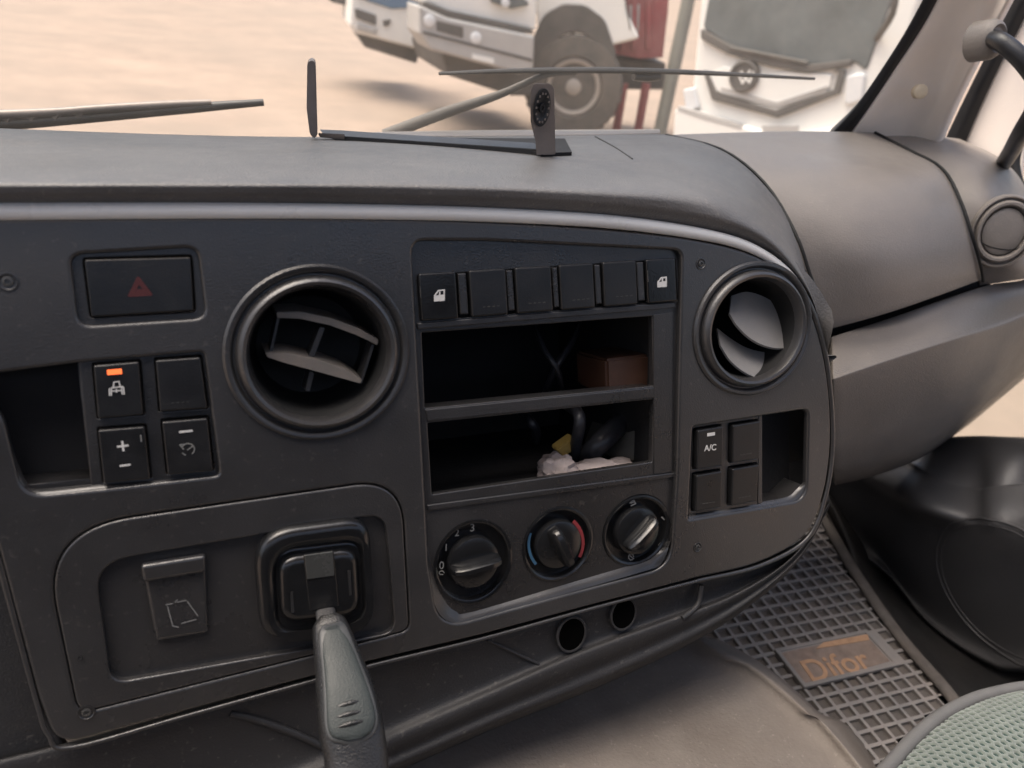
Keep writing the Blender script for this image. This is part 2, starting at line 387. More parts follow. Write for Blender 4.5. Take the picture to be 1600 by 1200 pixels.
# ---- padded top
pad_rows = [
    [YP(-420,328,-.004),YP(300,323,-.004),YP(640,327,-.004),YP(900,338,-.004),YP(1080,357,-.004),YP(1180,384,-.004),YP(1238,428,-.004),YP(1276,490,-.004),YP(1284,560,-.014)],
    [YP(-420,302,.008),YP(300,299,.008),YP(640,302,.008),YP(900,311,.008),YP(1080,329,.007),YP(1176,357,.005),YP(1234,406,.002),YP(1271,470,-.002),YP(1282,545,-.014)],
    [ony(-420,276,.468),ony(300,279,.468),ony(640,281,.468),ony(900,290,.468),ony(1080,302,.468),ony(1165,327,.476),ony(1225,377,.472),ony(1262,444,.466),ony(1283,532,0.468)],
    [ony(-420,236,.55),ony(300,246,.55),ony(640,249,.55),ony(900,257,.55),ony(1065,264,.545),ony(1142,288,.53),ony(1206,338,.51),ony(1249,408,.49),ony(1281,520,0.481)],
    [ony(-420,210,.66),ony(300,226,.66),ony(640,229,.66),ony(880,232,.66),ony(1050,231,.65),ony(1130,254,.60),ony(1196,302,.565),ony(1243,378,.525),ony(1279,508,0.496)],
    [ony(-420,184,.80),ony(300,211,.80),ony(640,214,.80),ony(880,212,.80),ony(1036,210,.80),ony(1122,232,.70),ony(1190,284,.62),ony(1239,362,.55),ony(1278,500,0.506)],
]
pad_o = loft('dash_pad', pad_rows, M['pad'], dash, 7, 7)
from mathutils.bvhtree import BVHTree
_W = wmat(pad_o); pad_bvh = BVHTree.FromPolygons([_W @ v.co for v in pad_o.data.vertices], [list(p.vertices) for p in pad_o.data.polygons])
def onpad(px, py, lift=0):   # where the sight line through a measured point meets the padded top
    d = ray(px, py).normalized(); h = pad_bvh.ray_cast(Vector((0,0,0)), d)
    p = h[0] if h[0] is not None else ony(px, py, .79)
    return p + Vector((0,0,lift))
lid_rows = [
    [ony(1037,211,0.8140),ony(1150,207,.80),ony(1260,205,.80),ony(1364,207,.80)],
    [ony(1125,238,0.7240),ony(1233,233,.72),ony(1333,232,.73),ony(1421,236,.73)],
    [ony(1191,284,0.6540),ony(1294,271,.645),ony(1394,263,.65),ony(1470,264,.66)],
    [ony(1223,337,0.6140),ony(1332,323,.595),ony(1432,313,.60),ony(1498,314,.61)],
    [ony(1249,397,0.5890),ony(1352,388,.565),ony(1450,378,.57),ony(1517,372,.58)],
    [ony(1273,456,0.5740),ony(1374,443,.555),ony(1464,428,.56),ony(1530,418,.575)],
    [ony(1287,516,0.5690),ony(1382,490,.555),ony(1462,463,.56),ony(1533,437,.58)],
]
lid = loft('glovebox_lid', lid_rows, M['lid'], dash, 7, 5, .03, .0012)
tag(lid, 'brown grey glovebox lid')
end_rows = [
    [ony(1359,206,0.8160),ony(1425,209,.80),ony(1484,215,.80),ony(1500,217,.82)],
    [ony(1416,235,0.7510),ony(1478,228,.74),ony(1528,234,.75),ony(1556,243,.77)],
    [ony(1466,263,0.6810),ony(1525,254,.67),ony(1568,262,.69),ony(1592,276,.72)],
    [ony(1495,313,0.6310),ony(1550,303,.615),ony(1592,312,.64),ony(1620,330,.68)],
    [ony(1515,371,0.6010),ony(1572,362,.585),ony(1615,372,.60),ony(1650,385,.64)],
    [ony(1528,417,0.5960),ony(1588,412,.575),ony(1636,415,.59),ony(1675,420,.62)],
    [ony(1532,446,0.5980),ony(1596,436,.578),ony(1645,430,.59),ony(1690,425,.62)],
]
loft('dash_end_cap', end_rows, M['lid'], dash, 6, 5, .03, .0015)
low_rows = [
    [ony(1301,526,.562),ony(1384,500,.566),ony(1464,473,.571),ony(1545,446,.59),ony(1600,438,.592),ony(1690,410,.62)],
    [ony(1302,549,.540),ony(1386,522,.547),ony(1470,495,.555),ony(1552,468,.572),ony(1610,455,.58),ony(1700,425,.61)],
    [ony(1303,586,.510),ony(1390,556,.518),ony(1478,528,.53),ony(1560,502,.56),ony(1618,480,.575),ony(1705,448,.60)],
    [ony(1304,600,.505),ony(1390,572,.513),ony(1478,544,.526),ony(1562,516,.555),ony(1618,492,.572),ony(1706,460,.60)],
    [ony(1304,660,.508),ony(1388,636,.516),ony(1476,606,.53),ony(1555,572,.555),ony(1606,540,.572),ony(1702,490,.60)],
    [ony(1304,716,.515),ony(1376,698,.524),ony(1460,668,.54),ony(1534,626,.565),ony(1588,586,.585),ony(1690,510,.61)],
    [ony(1305,746,.54),ony(1370,730,.55),ony(1444,702,.57),ony(1514,654,.60),ony(1566,612,.62),ony(1670,528,.65)],
    [ony(1306,758,.64),ony(1368,743,.65),ony(1438,716,.67),ony(1503,672,.70),ony(1552,632,.71),ony(1655,545,.73)],
]
loft('passenger_knee_panel', low_rows, M['knee'], dash, 6, 6)
# ---- closed body behind the skins, so that gaps are dark
box('dash_carcass', (0,0,0), (1.9,.20,.30), M['dark'], dash, 0, Matrix.Translation((-.02,.70,-.36)))
# ---- front panel with its openings
top_line = [(-430,348),(-140,344),(300,340),(640,343),(900,355),(1080,374),(1180,400),(1236,440),(1272,500),(1293,590),(1298,690),(1286,775),(1256,838),(1184,880),(1090,903)]
bot_line = [(1089,903),(920,947),(750,993),(560,1038),(300,1108),(110,1160),(78,1140),(60,1090),(0,868),(-64,640),(-430,660)]
outer = [Vector((p.x,p.y)) for p in crom([Vector((*q,0)) for q in px2(F, top_line)], 4)][:-1]+Q(bot_line[:5]+[(88,1166)]+bot_line[7:], [0,0,0,0,0,16,0,0,0,0])
haz = Q([(109,398),(308,386),(322,497),(123,510)], 7)
lsw = Q([(-60,590),(120,567),(318,550),(343,743),(160,764),(36,776),(4,650)], [5,0,3,3,0,14,20])
AC = Q([(1083,667),(1205,648),(1263,639),(1260,781),(1190,793),(1076,812)], [2,0,7,14,0,2])
S = Q([(643,376),(760,376),(1066,391),(1058,745),(1048,886),(880,930),(686,984),(670,880)], [9,0,8,0,22,0,24,0])
O1 = Q([(62,828),(628,746),(641,985),(500,1022),(122,1116)], [46,34,8,0,10])
vL = F.uv(500,552); vR = F.uv(1178,514)
holes = [haz, lsw, AC, S, O1, circ(vL, 50.5*mm, 49*mm), circ(vR, 53*mm, 49*mm)]
plate('fascia', F, outer, holes, -6*mm, 0, M['fascia'], dash, 2.0*mm)
# ---- trim bar round the front panel
def sweep(name, pts, rads, z, m, fl=.75):
    return tube(name, [F.at(x, y, z) for x, y in pts], rads, m, dash, 12, 6, flat=fl, upv=F.N)
sweep('trim_strip', [(-430,333),(300,329),(640,332),(820,338),(960,347),(1080,363),(1160,382),(1215,412),(1250,448),(1270,490)],
      [4.9*mm]*5+[4.6*mm,4.1*mm,3.4*mm,2.5*mm,1.4*mm], -1.5*mm, M['trim'], .8)
sweep('side_lip', [(1230,430),(1258,462),(1281,520),(1295,590),(1301,690),(1291,770),(1262,841),(1187,884),(1088,908)], [1.2*mm,2.4*mm,2.6*mm,2.4*mm,2.2*mm,2.2*mm,2.2*mm,2*mm,1.8*mm], -1.5*mm, M['fascia'], .8)
sweep('lower_lip', [(1088,908),(920,952),(750,999),(560,1045),(300,1116),(112,1168),(76,1148),(56,1092),(-4,870),(-60,690)], [1.4*mm]*8+[1.8*mm,2.0*mm], -1.2*mm, M['fascia'], .9)

rt_px = [(1000,934),(1088,905),(1186,882),(1259,840),(1288,774),(1298,690),(1293,592),(1276,512),(1240,448)]
loft('fascia_return', [[F.at(x,y,-2*mm) for x,y in rt_px], [F.at(x,y,-40*mm) for x,y in rt_px], [F.at(x,y,-95*mm) for x,y in rt_px]], M['dark'], dash, 4, 1, 0)
# ---- rocker switches
def symbol(sw, lines, w, m=None, fills=(), name='symbol', z=2.1): return strokes(name, F, lines, w, z*mm, m or M['white'], sw, fills)
def rocker(name, q, z=2*mm, m=None, bev=1.1*mm, lab=None, r=1.2):
    o = plate(name, F, Q(q, r), [], z-9*mm, z, m or M['switch'], dash, bev)
    if lab: tag(o, lab)
    return o
def dots(sw, x, y, n=4, dx=8, dy=-.6, z=2.1): return symbol(sw, [[(x+i*dx, y+i*dy),(x+i*dx+3.5, y+i*dy-.3)] for i in range(n)], 1.2, M['faint'], name='moulded_mark', z=z)
# hazard
plate('switch_bezel', F, Q([(106,396),(310,384),(325,498),(120,512)], 4), [Q([(128,404),(300,399),(306,488),(140,498)], 2)], -9*mm, -3.6*mm, M['inner'], dash, .8*mm)
hz = rocker('hazard_switch', [(131,406),(298,402),(303,486),(142,496)], -1.2*mm, M['switch'], 1.0*mm, 'hazard switch with dark red warning triangle', 1.5)
symbol(hz, [[(202,462),(216,434),(236,460),(202,462)],[(208,458),(217,441),(229,457),(208,458)],[(214,454),(224,453)]], 4.6, M['red'], name='warning_triangle', z=-1.1)
# left block
lp = [(-34,592),(118,566),(322,548),(347,747),(160,768),(-34,780)]
plate('switch_carrier', F, Q([(122,566),(322,547),(347,747),(142,768)], 1), [Q(q, 1) for q in (
    [(143,569),(219,563),(226,650),(151,656)], [(241,561),(315,556),(326,640),(248,645)], [(151,670),(228,664),(237,750),(160,757)], [(251,657),(326,651),(335,738),(260,744)])], -9*mm, -3.4*mm, M['inner'], dash, .7*mm)
s1 = rocker('suspension_switch', [(146,571),(217,565),(224,648),(153,654)], 1*mm, lab='switch with lit orange lamp and truck symbol')
symbol(s1, [], 1, M['led'], [[(167,578),(190,576),(191,584),(168,586)]], 'indicator_lamp', 1.15)
symbol(s1, [[(177,606),(178,597),(186,596),(188,605)],[(174,606),(192,604)],[(171,618),(171,607)],[(174,618),(174,607)],[(194,616),(193,605)],[(191,616),(190,605)],[(176,611),(190,610)],[(182,608),(182,613)]], 2.0, M['white'], z=1.1)
s2 = rocker('blank_switch', [(243,563),(313,558),(324,638),(250,643)], 1*mm); dots(s2, 268, 630, z=1.1)
s3 = rocker('level_switch', [(153,672),(226,666),(235,748),(162,755)], 1*mm, lab='switch with plus and minus signs')
symbol(s3, [[(184,698),(200,696)],[(191,690),(193,704)],[(188,728),(203,726)]], 3.4, z=1.1); symbol(s3, [[(220,680),(221,690)]], 2.2, M['grey'], name='indicator_lamp', z=1.1)
s4 = rocker('cruise_switch', [(253,659),(324,653),(333,736),(262,742)], 1*mm, lab='switch with speed gauge symbol')
symbol(s4, [[(281,675),(300,673)]], 3.6, M['white'], name='indicator_lamp', z=1.1)
def arcpx(cx, cy, rx, ry, a0, a1, n=9): return [(cx+rx*math.cos(R(a0+(a1-a0)*k/n)), cy-ry*math.sin(R(a0+(a1-a0)*k/n))) for k in range(n+1)]
symbol(s4, [arcpx(294,702,10,9,-50,150), [(281,695),(287,702)],[(281,695),(288,694)],[(293,703),(301,697)],[(285,708),(290,711)]], 2.0, M['grey'], z=1.1)
plate('pocket_liner', F, Q([(-40,586),(121,566),(143,768),(-40,782)], 2), [], -34*mm, -28*mm, M['dark'], dash)
for nm, q in (('pocket_wall', [(-34,770),(140,752),(143,770),(-34,790)]), ('pocket_wall', [(119,566),(124,565),(146,768),(141,769)]), ('pocket_wall', [(-34,570),(121,560),(122,567),(-34,588)])):
    plate(nm, F, Q(q), [], -30*mm, -5.6*mm, M['inner'], dash, .3*mm)
# row above the radio opening
row_out = Q([(650,424),(1058,399),(1062,476),(656,507)], 1)
cells = []
def lerp(a, b, t): return (a[0]+(b[0]-a[0])*t, a[1]+(b[1]-a[1])*t)
TL, TR, BR, BL = (655,428), (1055,403), (1058,471), (660,502)
def cell(t0, t1): return [lerp(TL,TR,t0), lerp(TL,TR,t1), lerp(BL,BR,t1), lerp(BL,BR,t0)]
spans = [(0,.142),(.196,.352),(.372,.530),(.548,.692),(.722,.858),(.888,.998)]
spans = [(655,713,428),(734,791,0),(806,862,0),(875,928,0),(943,995,0),(1011,1057,0)]
rowd = []
for a, b, _ in spans: rowd.append(cell((a-655)/400, (b-655)/400))
# centre console
kn = [(740,878,56,63), (872,850,52,57), (995,829,50,55)]
def knob_hole(k): 
    c = F.uv(k[0],k[1],-5*mm); return c, (F.uv(k[0]+k[2],k[1],-5*mm)-c).length, (F.uv(k[0],k[1]-k[3],-5*mm)-c).length
slot1 = Q([(659,520),(1019,494),(1021,603),(664,638)], 1, -5*mm); slot2 = Q([(668,661),(1021,624),(1019,722),(675,773)], 1, -5*mm)
Si = Q([(635,369),(760,369),(1073,384),(1065,745),(1055,893),(880,938),(678,994),(661,880)], [9,0,8,0,22,0,24,0], -5*mm)
kh = [knob_hole(k) for k in kn]
plate('console_plate', F, Si, [slot1, slot2, Q([(652,431),(1056,405),(1059,470),(657,501)], 1, -5*mm)]+[circ(c, a, b) for c, a, b in kh], -11*mm, -5*mm, M['inner'], dash, .8*mm)
# ledges and seams of the console
plate('console_ledge', F, Q([(652,505),(1056,472),(1057,481),(653,515)], .5, -3*mm), [], -6*mm, -3*mm, M['inner'], dash, .8*mm)
plate('console_ledge', F, Q([(668,790),(1056,739),(1056,746),(669,799)], .5, -3*mm), [], -6*mm, -3.6*mm, M['inner'], dash, .7*mm)
plate('slot_side_frame', F, Q([(1023,492),(1053,488),(1052,738),(1023,742)], 1, -3*mm), [], -6*mm, -4*mm, M['inner'], dash, .5*mm)
plate('slot_divider', F, Q([(664,640),(1022,605),(1022,621),(667,658)], .5, -5*mm), [], -24*mm, -4.2*mm, M['inner'], dash, .7*mm)
for i, q in enumerate(rowd):
    nm = 'window_switch' if i in (0,5) else 'blank_switch'
    o = rocker(nm, q, -1*mm, M['gloss'] if i in (0,5) else M['switch'], 1.3*mm, None, 1.5)
    if i in (0,5):
        tag(o, 'glossy window switch with car door symbol, %s end of the row' % ('left' if i == 0 else 'right'))
        x, y, k = ((686,462,1) if i == 0 else (1034,441,.86))
        P = lambda a, b: (x+a*k, y+b*k)
        symbol(o, [[P(-7,8),P(-7,0),P(-1,-8),P(8,-9),P(8,7),P(-7,8)],[P(-7,1),P(8,-1)],[P(1,-6),P(1,5)],[P(-2,2),P(1,6),P(4,2)]], 2.0, M['white'], [[P(-6,1),P(8,0),P(8,7),P(-6,8)]], z=-.9)
        symbol(o, [[lerp(q[0],q[3],.25), lerp(q[0],q[3],.5)]], 1.2, M['faint'], name='moulded_mark', z=-.9)
    else:
        dots(o, q[3][0]+16, q[3][1]-16, 4, 7.4, -.6, -.9)
for a, b in ((717,730),(793,803),(865,873),(931,940),(997,1008)):
    q = cell((a-655)/400, (b-655)/400); plate('switch_rib', F, Q([lerp(q[0],q[3],.05), lerp(q[1],q[2],.05), lerp(q[1],q[2],.93), lerp(q[0],q[3],.93)], .6), [], -9*mm, -2.2*mm, M['inner'], dash, 1*mm)
plate('switch_bed', F, Q([(648,422),(1062,398),(1064,480),(652,508)]), [], -16*mm, -11.5*mm, M['dark'], dash)
# bay behind the radio slots
bay = bmesh.new()
u0, u1, w0, w1 = -.090, .105, -.082, .052
for c, s in (((u0-.002,(w0+w1)/2,-.095),(.004,w1-w0+.008,.165)), ((u1+.002,(w0+w1)/2,-.095),(.004,w1-w0+.008,.165)), (((u0+u1)/2,w0-.002,-.095),(u1-u0,.004,.165)), (((u0+u1)/2,w1+.002,-.095),(u1-u0,.004,.165)), (((u0+u1)/2,(w0+w1)/2,-.180),(u1-u0+.008,w1-w0+.008,.004))):
    box_bm(bay, c, s)
link('radio_bay', finish(bay, False), M['dark'], dash, F.W)
prism('bay_bracket', [F.W.inverted() @ F.at(*p) for p in [(962,722,-.05),(1019,716,-.03),(1019,628,-.03),(1000,628,-.05)]], (.002,0,-.06), M['brownpanel'], dash, 0, F.W)
# A/C block
plate('switch_carrier', F, Q([(1078,662),(1196,646),(1196,790),(1073,808)], 1), [Q(q, 1) for q in ([(1088,671),(1131,664),(1130,729),(1086,735)], [(1143,663),(1189,656),(1188,718),(1142,725)], [(1086,741),(1129,734),(1128,794),(1084,801)], [(1142,731),(1187,724),(1184,784),(1140,792)])], -9*mm, -3.6*mm, M['inner'], dash, .7*mm)
acs = [('air_conditioning_switch', [(1090,673),(1129,666),(1128,727),(1088,733)]), ('blank_switch', [(1145,665),(1187,658),(1186,716),(1144,723)]), ('blank_switch', [(1088,743),(1127,736),(1126,792),(1086,799)]), ('blank_switch', [(1144,733),(1185,726),(1182,782),(1142,790)])]
for i, (nm, q) in enumerate(acs):
    o = rocker(nm, q, .8*mm, None, .9*mm, 'switch marked A/C with pale lamp' if i == 0 else None, 1)
    if i == 0:
        symbol(o, [], 1, M['white'], [[(1105,677),(1117,675),(1117,680),(1105,682)]], 'indicator_lamp', .95)
        text('lettering', 'A/C', F, 1110, 700, 9.5, .9*mm, M['white'], o, R(-1.5), bold=.01)
    else: dots(o, q[3][0]+12, q[3][1]-12, 4, 5, -.8, .9)
plate('pocket_liner', F, Q([(1190,640),(1270,630),(1270,785),(1188,796)], 2), [], -34*mm, -28*mm, M['dark'], dash)
plate('pocket_wall', F, Q([(1190,648),(1195,647),(1193,788),(1188,789)]), [], -28*mm, -3*mm, M['inner'], dash, .4*mm)
plate('pocket_wall', F, Q([(1190,792),(1236,785),(1262,760),(1268,770),(1240,800),(1190,806)], 2), [], -30*mm, -5.5*mm, M['inner'], dash, .4*mm)

def lip(name, out, inn, zo, zi):
    """sloping edge of a recess, from the face (zo) down to the recessed plate (zi)"""
    return loft(name, [[F.at(x,y,zo) for x,y in out], [F.at((x+u)/2,(y+v)/2,(zo+zi)/2+.5*mm) for (x,y),(u,v) in zip(out,inn)], [F.at(x,y,zi) for x,y in inn]], M['fascia'], dash, 5, 3, 0)
lip('recess_lip', [(1075,813),(1130,804),(1190,794),(1236,785),(1254,772),(1260,750)], [(1077,802),(1130,794),(1190,784),(1230,776),(1245,764),(1259,749)], -.9*mm, -4.6*mm)
lip('recess_lip', [(666,850),(672,915),(684,955),(704,972),(735,972),(880,929),(1005,893),(1034,880),(1048,845)], [(667,850),(682,912),(696,940),(712,955),(738,956),(880,914),(998,879),(1020,868),(1047,845)], -.9*mm, -4.9*mm)
lip('recess_lip', [(4,655),(16,715),(34,762),(56,773),(160,763),(342,744)], [(5,655),(24,713),(42,753),(60,764),(160,755),(341,743)], -.9*mm, -4.4*mm)
# ---- round air vents
def vent(c, k, sy, lab):
    prof = [(57,-2),(57,1.2),(55.5,2.6),(53.5,2.6),(52,1.4),(51,-.6),(50,-.6),(49.4,2.5),(48,5.2),(46,6.2),(44,5.4),(42.6,2.5),(42.0,-3)]
    b = lathe('air_vent', F, [(r*mm*k, z*mm) for r, z in prof], c, M['fascia'], dash, 72, 1, sy, cap1=False)
    lathe('duct_barrel', F, [(r*mm*k, z*mm) for r, z in [(42.3,-1.5),(41.4,-4),(40.4,-14),(39,-30),(34,-44),(20,-48)]], c, M['duct'], b, 60, 1, sy)
    return tag(b, lab)
ventL = vent(vL, 1.0, .965, 'round air vent with dark cross louvres')
ventR = vent(vR, 1.02, .915, 'round air vent with two pale tilted louvres')
def fin(nm, pts, z0, z1, dz, m, par, th=2.2*mm, bev=.5*mm):
    """a blade: outline points get depth from z0 (left) to z1 (right), thickened towards the inside"""
    n = len(pts); xs = [p[0] for p in pts]; a, b = min(xs), max(xs)
    P3 = []
    for x, y in pts:
        z = z0+(z1-z0)*(x-a)/(b-a); q = F.uv(x, y, z); P3.append(Vector((q.x, q.y, z)))
    return prism(nm, P3, (0, dz[1], dz[0]), m, par, bev, F.W)
Lc = [(432,488),(470,487),(520,498),(560,513),(592,531),(590,540),(556,523),(515,508),(470,497),(433,497)]
fin('louvre', Lc, -8*mm, -8*mm, (-26*mm, 3*mm), M['louver_dark'], ventL)
Lc = [(415,552),(450,552),(500,563),(540,577),(567,594),(563,600),(530,590),(490,579),(445,567),(418,559)]
fin('louvre', Lc, -6*mm, -6*mm, (-26*mm, 3*mm), M['louver_dark'], ventL)
for q in ([(500,511),(508,513),(490,560),(482,557)], [(484,580),(491,583),(484,612),(477,610)], [(434,492),(438,493),(424,558),(420,556)], [(581,538),(585,540),(566,600),(562,598)]):
    fin('louvre_strut', q, -11*mm, -11*mm, (-16*mm, 0), M['inner'], ventL, bev=.3*mm)
def tilt(nm, top, bot, zt, zb, m, par, th=2.0*mm):
    """tilted blade between an inner edge and an outer edge"""
    sm = lambda L: [(p.x, p.y) for p in crom([Vector((*q,0)) for q in L], 5)]
    top, bot = sm(top), sm(bot); n = len(top); bm = bmesh.new(); A = []; B = []
    for i in range(n):
        a = F.uv(*top[i], zt); b = F.uv(*bot[i], zb); bow = math.sin(math.pi*i/(n-1))*2*mm
        A.append(Vector((a.x,a.y,zt))); B.append(Vector((b.x,b.y,zb+bow)))
    d = Vector((0,-th*.7,-th*.7))
    va = [bm.verts.new(p) for p in A]; vb = [bm.verts.new(p) for p in B]; wa = [bm.verts.new(p+d) for p in A]; wb = [bm.verts.new(p+d) for p in B]
    for i in range(n-1):
        for f in ((va[i],va[i+1],vb[i+1],vb[i]), (wa[i],wb[i],wb[i+1],wa[i+1]), (va[i],wa[i],wa[i+1],va[i+1]), (vb[i],vb[i+1],wb[i+1],wb[i])): bm.faces.new(f)
    bm.faces.new((va[0],vb[0],wb[0],wa[0])); bm.faces.new((va[-1],wa[-1],wb[-1],vb[-1]))
    return link(nm, finish(bm), m, par, F.W)
tilt('louvre', [(1143,462),(1166,456),(1190,462),(1212,475),(1231,494),(1244,514)], [(1140,490),(1150,508),(1170,528),(1194,540),(1218,544),(1243,541)], -22*mm, -7*mm, M['louver'], ventR)
tilt('louvre', [(1120,512),(1138,526),(1160,540),(1182,548),(1206,551),(1229,549)], [(1126,540),(1139,562),(1158,579),(1180,589),(1204,590),(1224,575)], -22*mm, -4*mm, M['louver'], ventR)

# ---- heater knobs
def knob(k, ang, L, lab, wid=9):
    c, a, b = knob_hole(k); r = (a+b)/2
    W = F.W @ Matrix.Translation((c.x, c.y, -5*mm))
    d = lathe('dial_ring', F, [(1.02*r,-1*mm),(1.02*r,.7*mm),(.97*r,1.0*mm),(.92*r,.2*mm),(.90*r,-5*mm),(.60*r,-6*mm)], (0,0), M['gloss'], dash, 48, 1, b/a, W=W)
    base = lathe('knob', F, [(.66*r,-6*mm),(.66*r,0),(.63*r,2*mm),(.52*r,3*mm),(.30*r,3.4*mm)], (0,0), M['gloss'], dash, 40, W=W)
    tag(base, lab)
    bm = bmesh.new(); n = 9; w = wid*mm/2; h = 12*mm
    sec = [(-w,0),(-w*.92,h*.5),(-w*.62,h*.85),(-w*.35,h),(w*.35,h),(w*.62,h*.85),(w*.92,h*.5),(w,0)]
    rings = []
    for t in (-1,-.93,-.75,-.4,0,.4,.75,.93,1):
        s = math.sqrt(max(0, 1-abs(t)**4)) ; hh = .45+.55*s
        rings.append([bm.verts.new((L*t, x*(.55+.45*s), 2.5*mm+y*hh)) for x, y in sec])
    for x, y in zip(rings, rings[1:]):
        for i in range(len(sec)-1): bm.faces.new((x[i], x[i+1], y[i+1], y[i]))
        bm.faces.new((x[-1], x[0], y[0], y[-1]))
    bm.faces.new(rings[0]); bm.faces.new(rings[-1][::-1])
    link('knob_grip', finish(bm, ang=35), M['gloss'], base, W @ Matrix.Rotation(ang, 4, 'Z'))
    return d, base
d1, k1 = knob(kn[0], R(4), .0185, 'fan knob turned sideways to the numbers')
for s, x, y, h in (('0',690,884,12),('1',697,856,11),('2',714,833,11),('3',738,825,12)): text('numeral', s, F, x, y, h, -5.9*mm, M['grey'], d1, R(-4))
strokes('fan_symbol', F, [arcpx(690,895,4,3,0,300,6)], 1.4, -5.9*mm, M['grey'], d1)
d2, k2 = knob(kn[1], R(-66), .0165, 'temperature knob between blue and red arcs', 11)
strokes('cold_scale', F, [arcpx(868,850,42,46,160,222)], 4, -5.8*mm, M['bluearc'], d2)
strokes('hot_scale', F, [arcpx(874,848,37,42,-30,52)], 4.5, -5.8*mm, M['redarc'], d2)
d3, k3 = knob(kn[2], R(40), .0165, 'airflow knob pointing to the upper right', 10)
strokes('airflow_symbol', F, [[(984,786),(990,781),(993,787),(986,790)],[(986,786),(990,784)]], 1.6, -5.8*mm, M['grey'], d3)
strokes('airflow_symbol', F, [arcpx(986,870,4,5,0,300,7), [(984,868),(990,873)]], 1.6, -5.8*mm, M['grey'], d3)
strokes('airflow_symbol', F, [[(1034,808),(1038,812)],[(1034,846),(1029,852)]], 1.6, -5.8*mm, M['grey'], d3)

# ---- screws
for x, y, r in ((12,440,5.2),(1095,412,4.4),(1090,855,4.2),(135,1113,5.0)):
    c = F.uv(x, y)
    sc = lathe('screw', F, [(r*mm,.0),(r*mm*.98,.5*mm),(r*mm*.84,.6*mm),(r*mm*.74,.1*mm),(r*mm*.7,.05*mm)], c, M['inner'], dash, 24)
    lathe('screw_head', F, [(r*mm*.55,.1*mm),(r*mm*.52,.8*mm),(r*mm*.3,1.0*mm),(r*mm*.26,.2*mm)], c, M['screw'], sc, 12)
lathe('screw_hole', F, [(1.5*mm,.05*mm),(1.3*mm,.25*mm),(.9*mm,.05*mm)], F.uv(125,1028,1*mm), M['dark'], dash, 12, W=F.W @ Matrix.Translation((0,0,1.0*mm)))

# ---- recessed lever panel
O1i = Q([(64,830),(626,748),(639,984),(500,1020),(123,1114)], [45,33,7,0,9], .2*mm)
O2 = Q([(148,876),(398,834),(600,800),(616,985),(480,1010),(174,1064)], [20,0,14,10,0,11], -3*mm)
plate('lever_panel', F, O1i, [O2], -8*mm, .3*mm, M['fascia'], dash, 1.2*mm)
plate('lever_panel_floor', F, Q([(140,895),(165,868),(398,826),(612,790),(628,965),(600,995),(480,1020),(170,1072)], 3, -4*mm), [], -10*mm, -4.6*mm, M['fascia'], dash)
ash = plate('ashtray_lid', F, Q([(221,884),(321,868),(326,990),(244,1004)], 2.2, 0), [], -9*mm, -1*mm, M['fascia'], dash, 2.2*mm)
plate('lid_grip', F, Q([(220,883),(321,867),(322,893),(224,909)], 2.2, 1*mm), [], -4*mm, 2.2*mm, M['fascia'], ash, 2*mm)
symbol(ash, [[(259,945),(270,943)],[(277,941),(291,938)],[(293,940),(309,962)],[(306,968),(284,974)],[(279,980),(270,978),(262,948)],[(274,941),(277,937)]], 1.8, M['grey'], z=-.8)
# lever housing
fr_out = Q([(394,832),(578,808),(587,980),(408,1004)], [26,18,20,20], 6*mm)
fr_in = Q([(428,862),(564,845),(572,976),(436,990)], [17,13,15,15], 6*mm)
hs = plate('lever_housing', F, fr_out, [fr_in], -8*mm, 8*mm, M['gloss'], dash, 5.6*mm)
plate('lever_gate', F, Q([(424,858),(568,841),(576,980),(432,994)], 15, 4*mm), [], -8*mm, 4*mm, M['gloss'], hs, 3.2*mm)
plate('gate_block', F, Q([(433,872),(560,856),(566,962),(438,976)], 13, 7*mm), [], -4*mm, 8*mm, M['gloss'], hs, 5.5*mm)
plate('gate_plate', F, Q([(474,868),(522,861),(530,948),(484,956)], 1, 9*mm), [], 6*mm, 8.6*mm, M['gloss'], hs, .7*mm)
plate('position_window', F, Q([(476,868),(520,862),(523,900),(480,906)], .8, 9.6*mm), [], 8*mm, 9.4*mm, M['window'], hs, .5*mm)
for q in ([(454,925),(458,924),(460,958),(455,958)], [(543,892),(548,891),(550,930),(546,931)]): plate('gate_slot', F, Q(q, .4, 8.2*mm), [], 7*mm, 8.25*mm, M['dark'], hs, .1*mm)

# ---- round vent at the end of the dashboard
ec = ony(1568,362,.578)
en = (-(ec.normalized())*.75 + Vector((-.10,-.35,.05))).normalized()
eu = Vector((0,0,1)).cross(en).normalized(); ev = en.cross(eu)
EF = Frame(ec, eu, ev)
er = .0365
v3 = lathe('air_vent', EF, [(er*k, z*mm) for k, z in ((1.10,-14),(1.10,-1),(1.06,2),(1.02,2.4),(.99,1),(.97,-3),(.93,-3),(.92,3),(.87,5.5),(.80,5.5),(.75,3),(.73,-2),(.70,-6))], (0,0), M['lid'], dash, 60, .84, 1.06)
tag(v3, 'small round vent with closed flap')
lathe('vent_flap', EF, [(er*.705,-5*mm),(er*.69,.5*mm),(er*.60,2.2*mm),(er*.3,3*mm),(er*.05,3.2*mm)], (0,0), M['lid'], v3, 48, .84, 1.06)
tube('flap_seam', [EF.W @ Vector((er*.66*math.cos(a)*.9, -er*.12+er*.20*math.sin(a)-er*.22, 3.0*mm+.4*mm*math.sin(a))) for a in [R(x) for x in (180,210,240,270,300,330,360)]], .7*mm, M['dark'], v3, 6, 3)

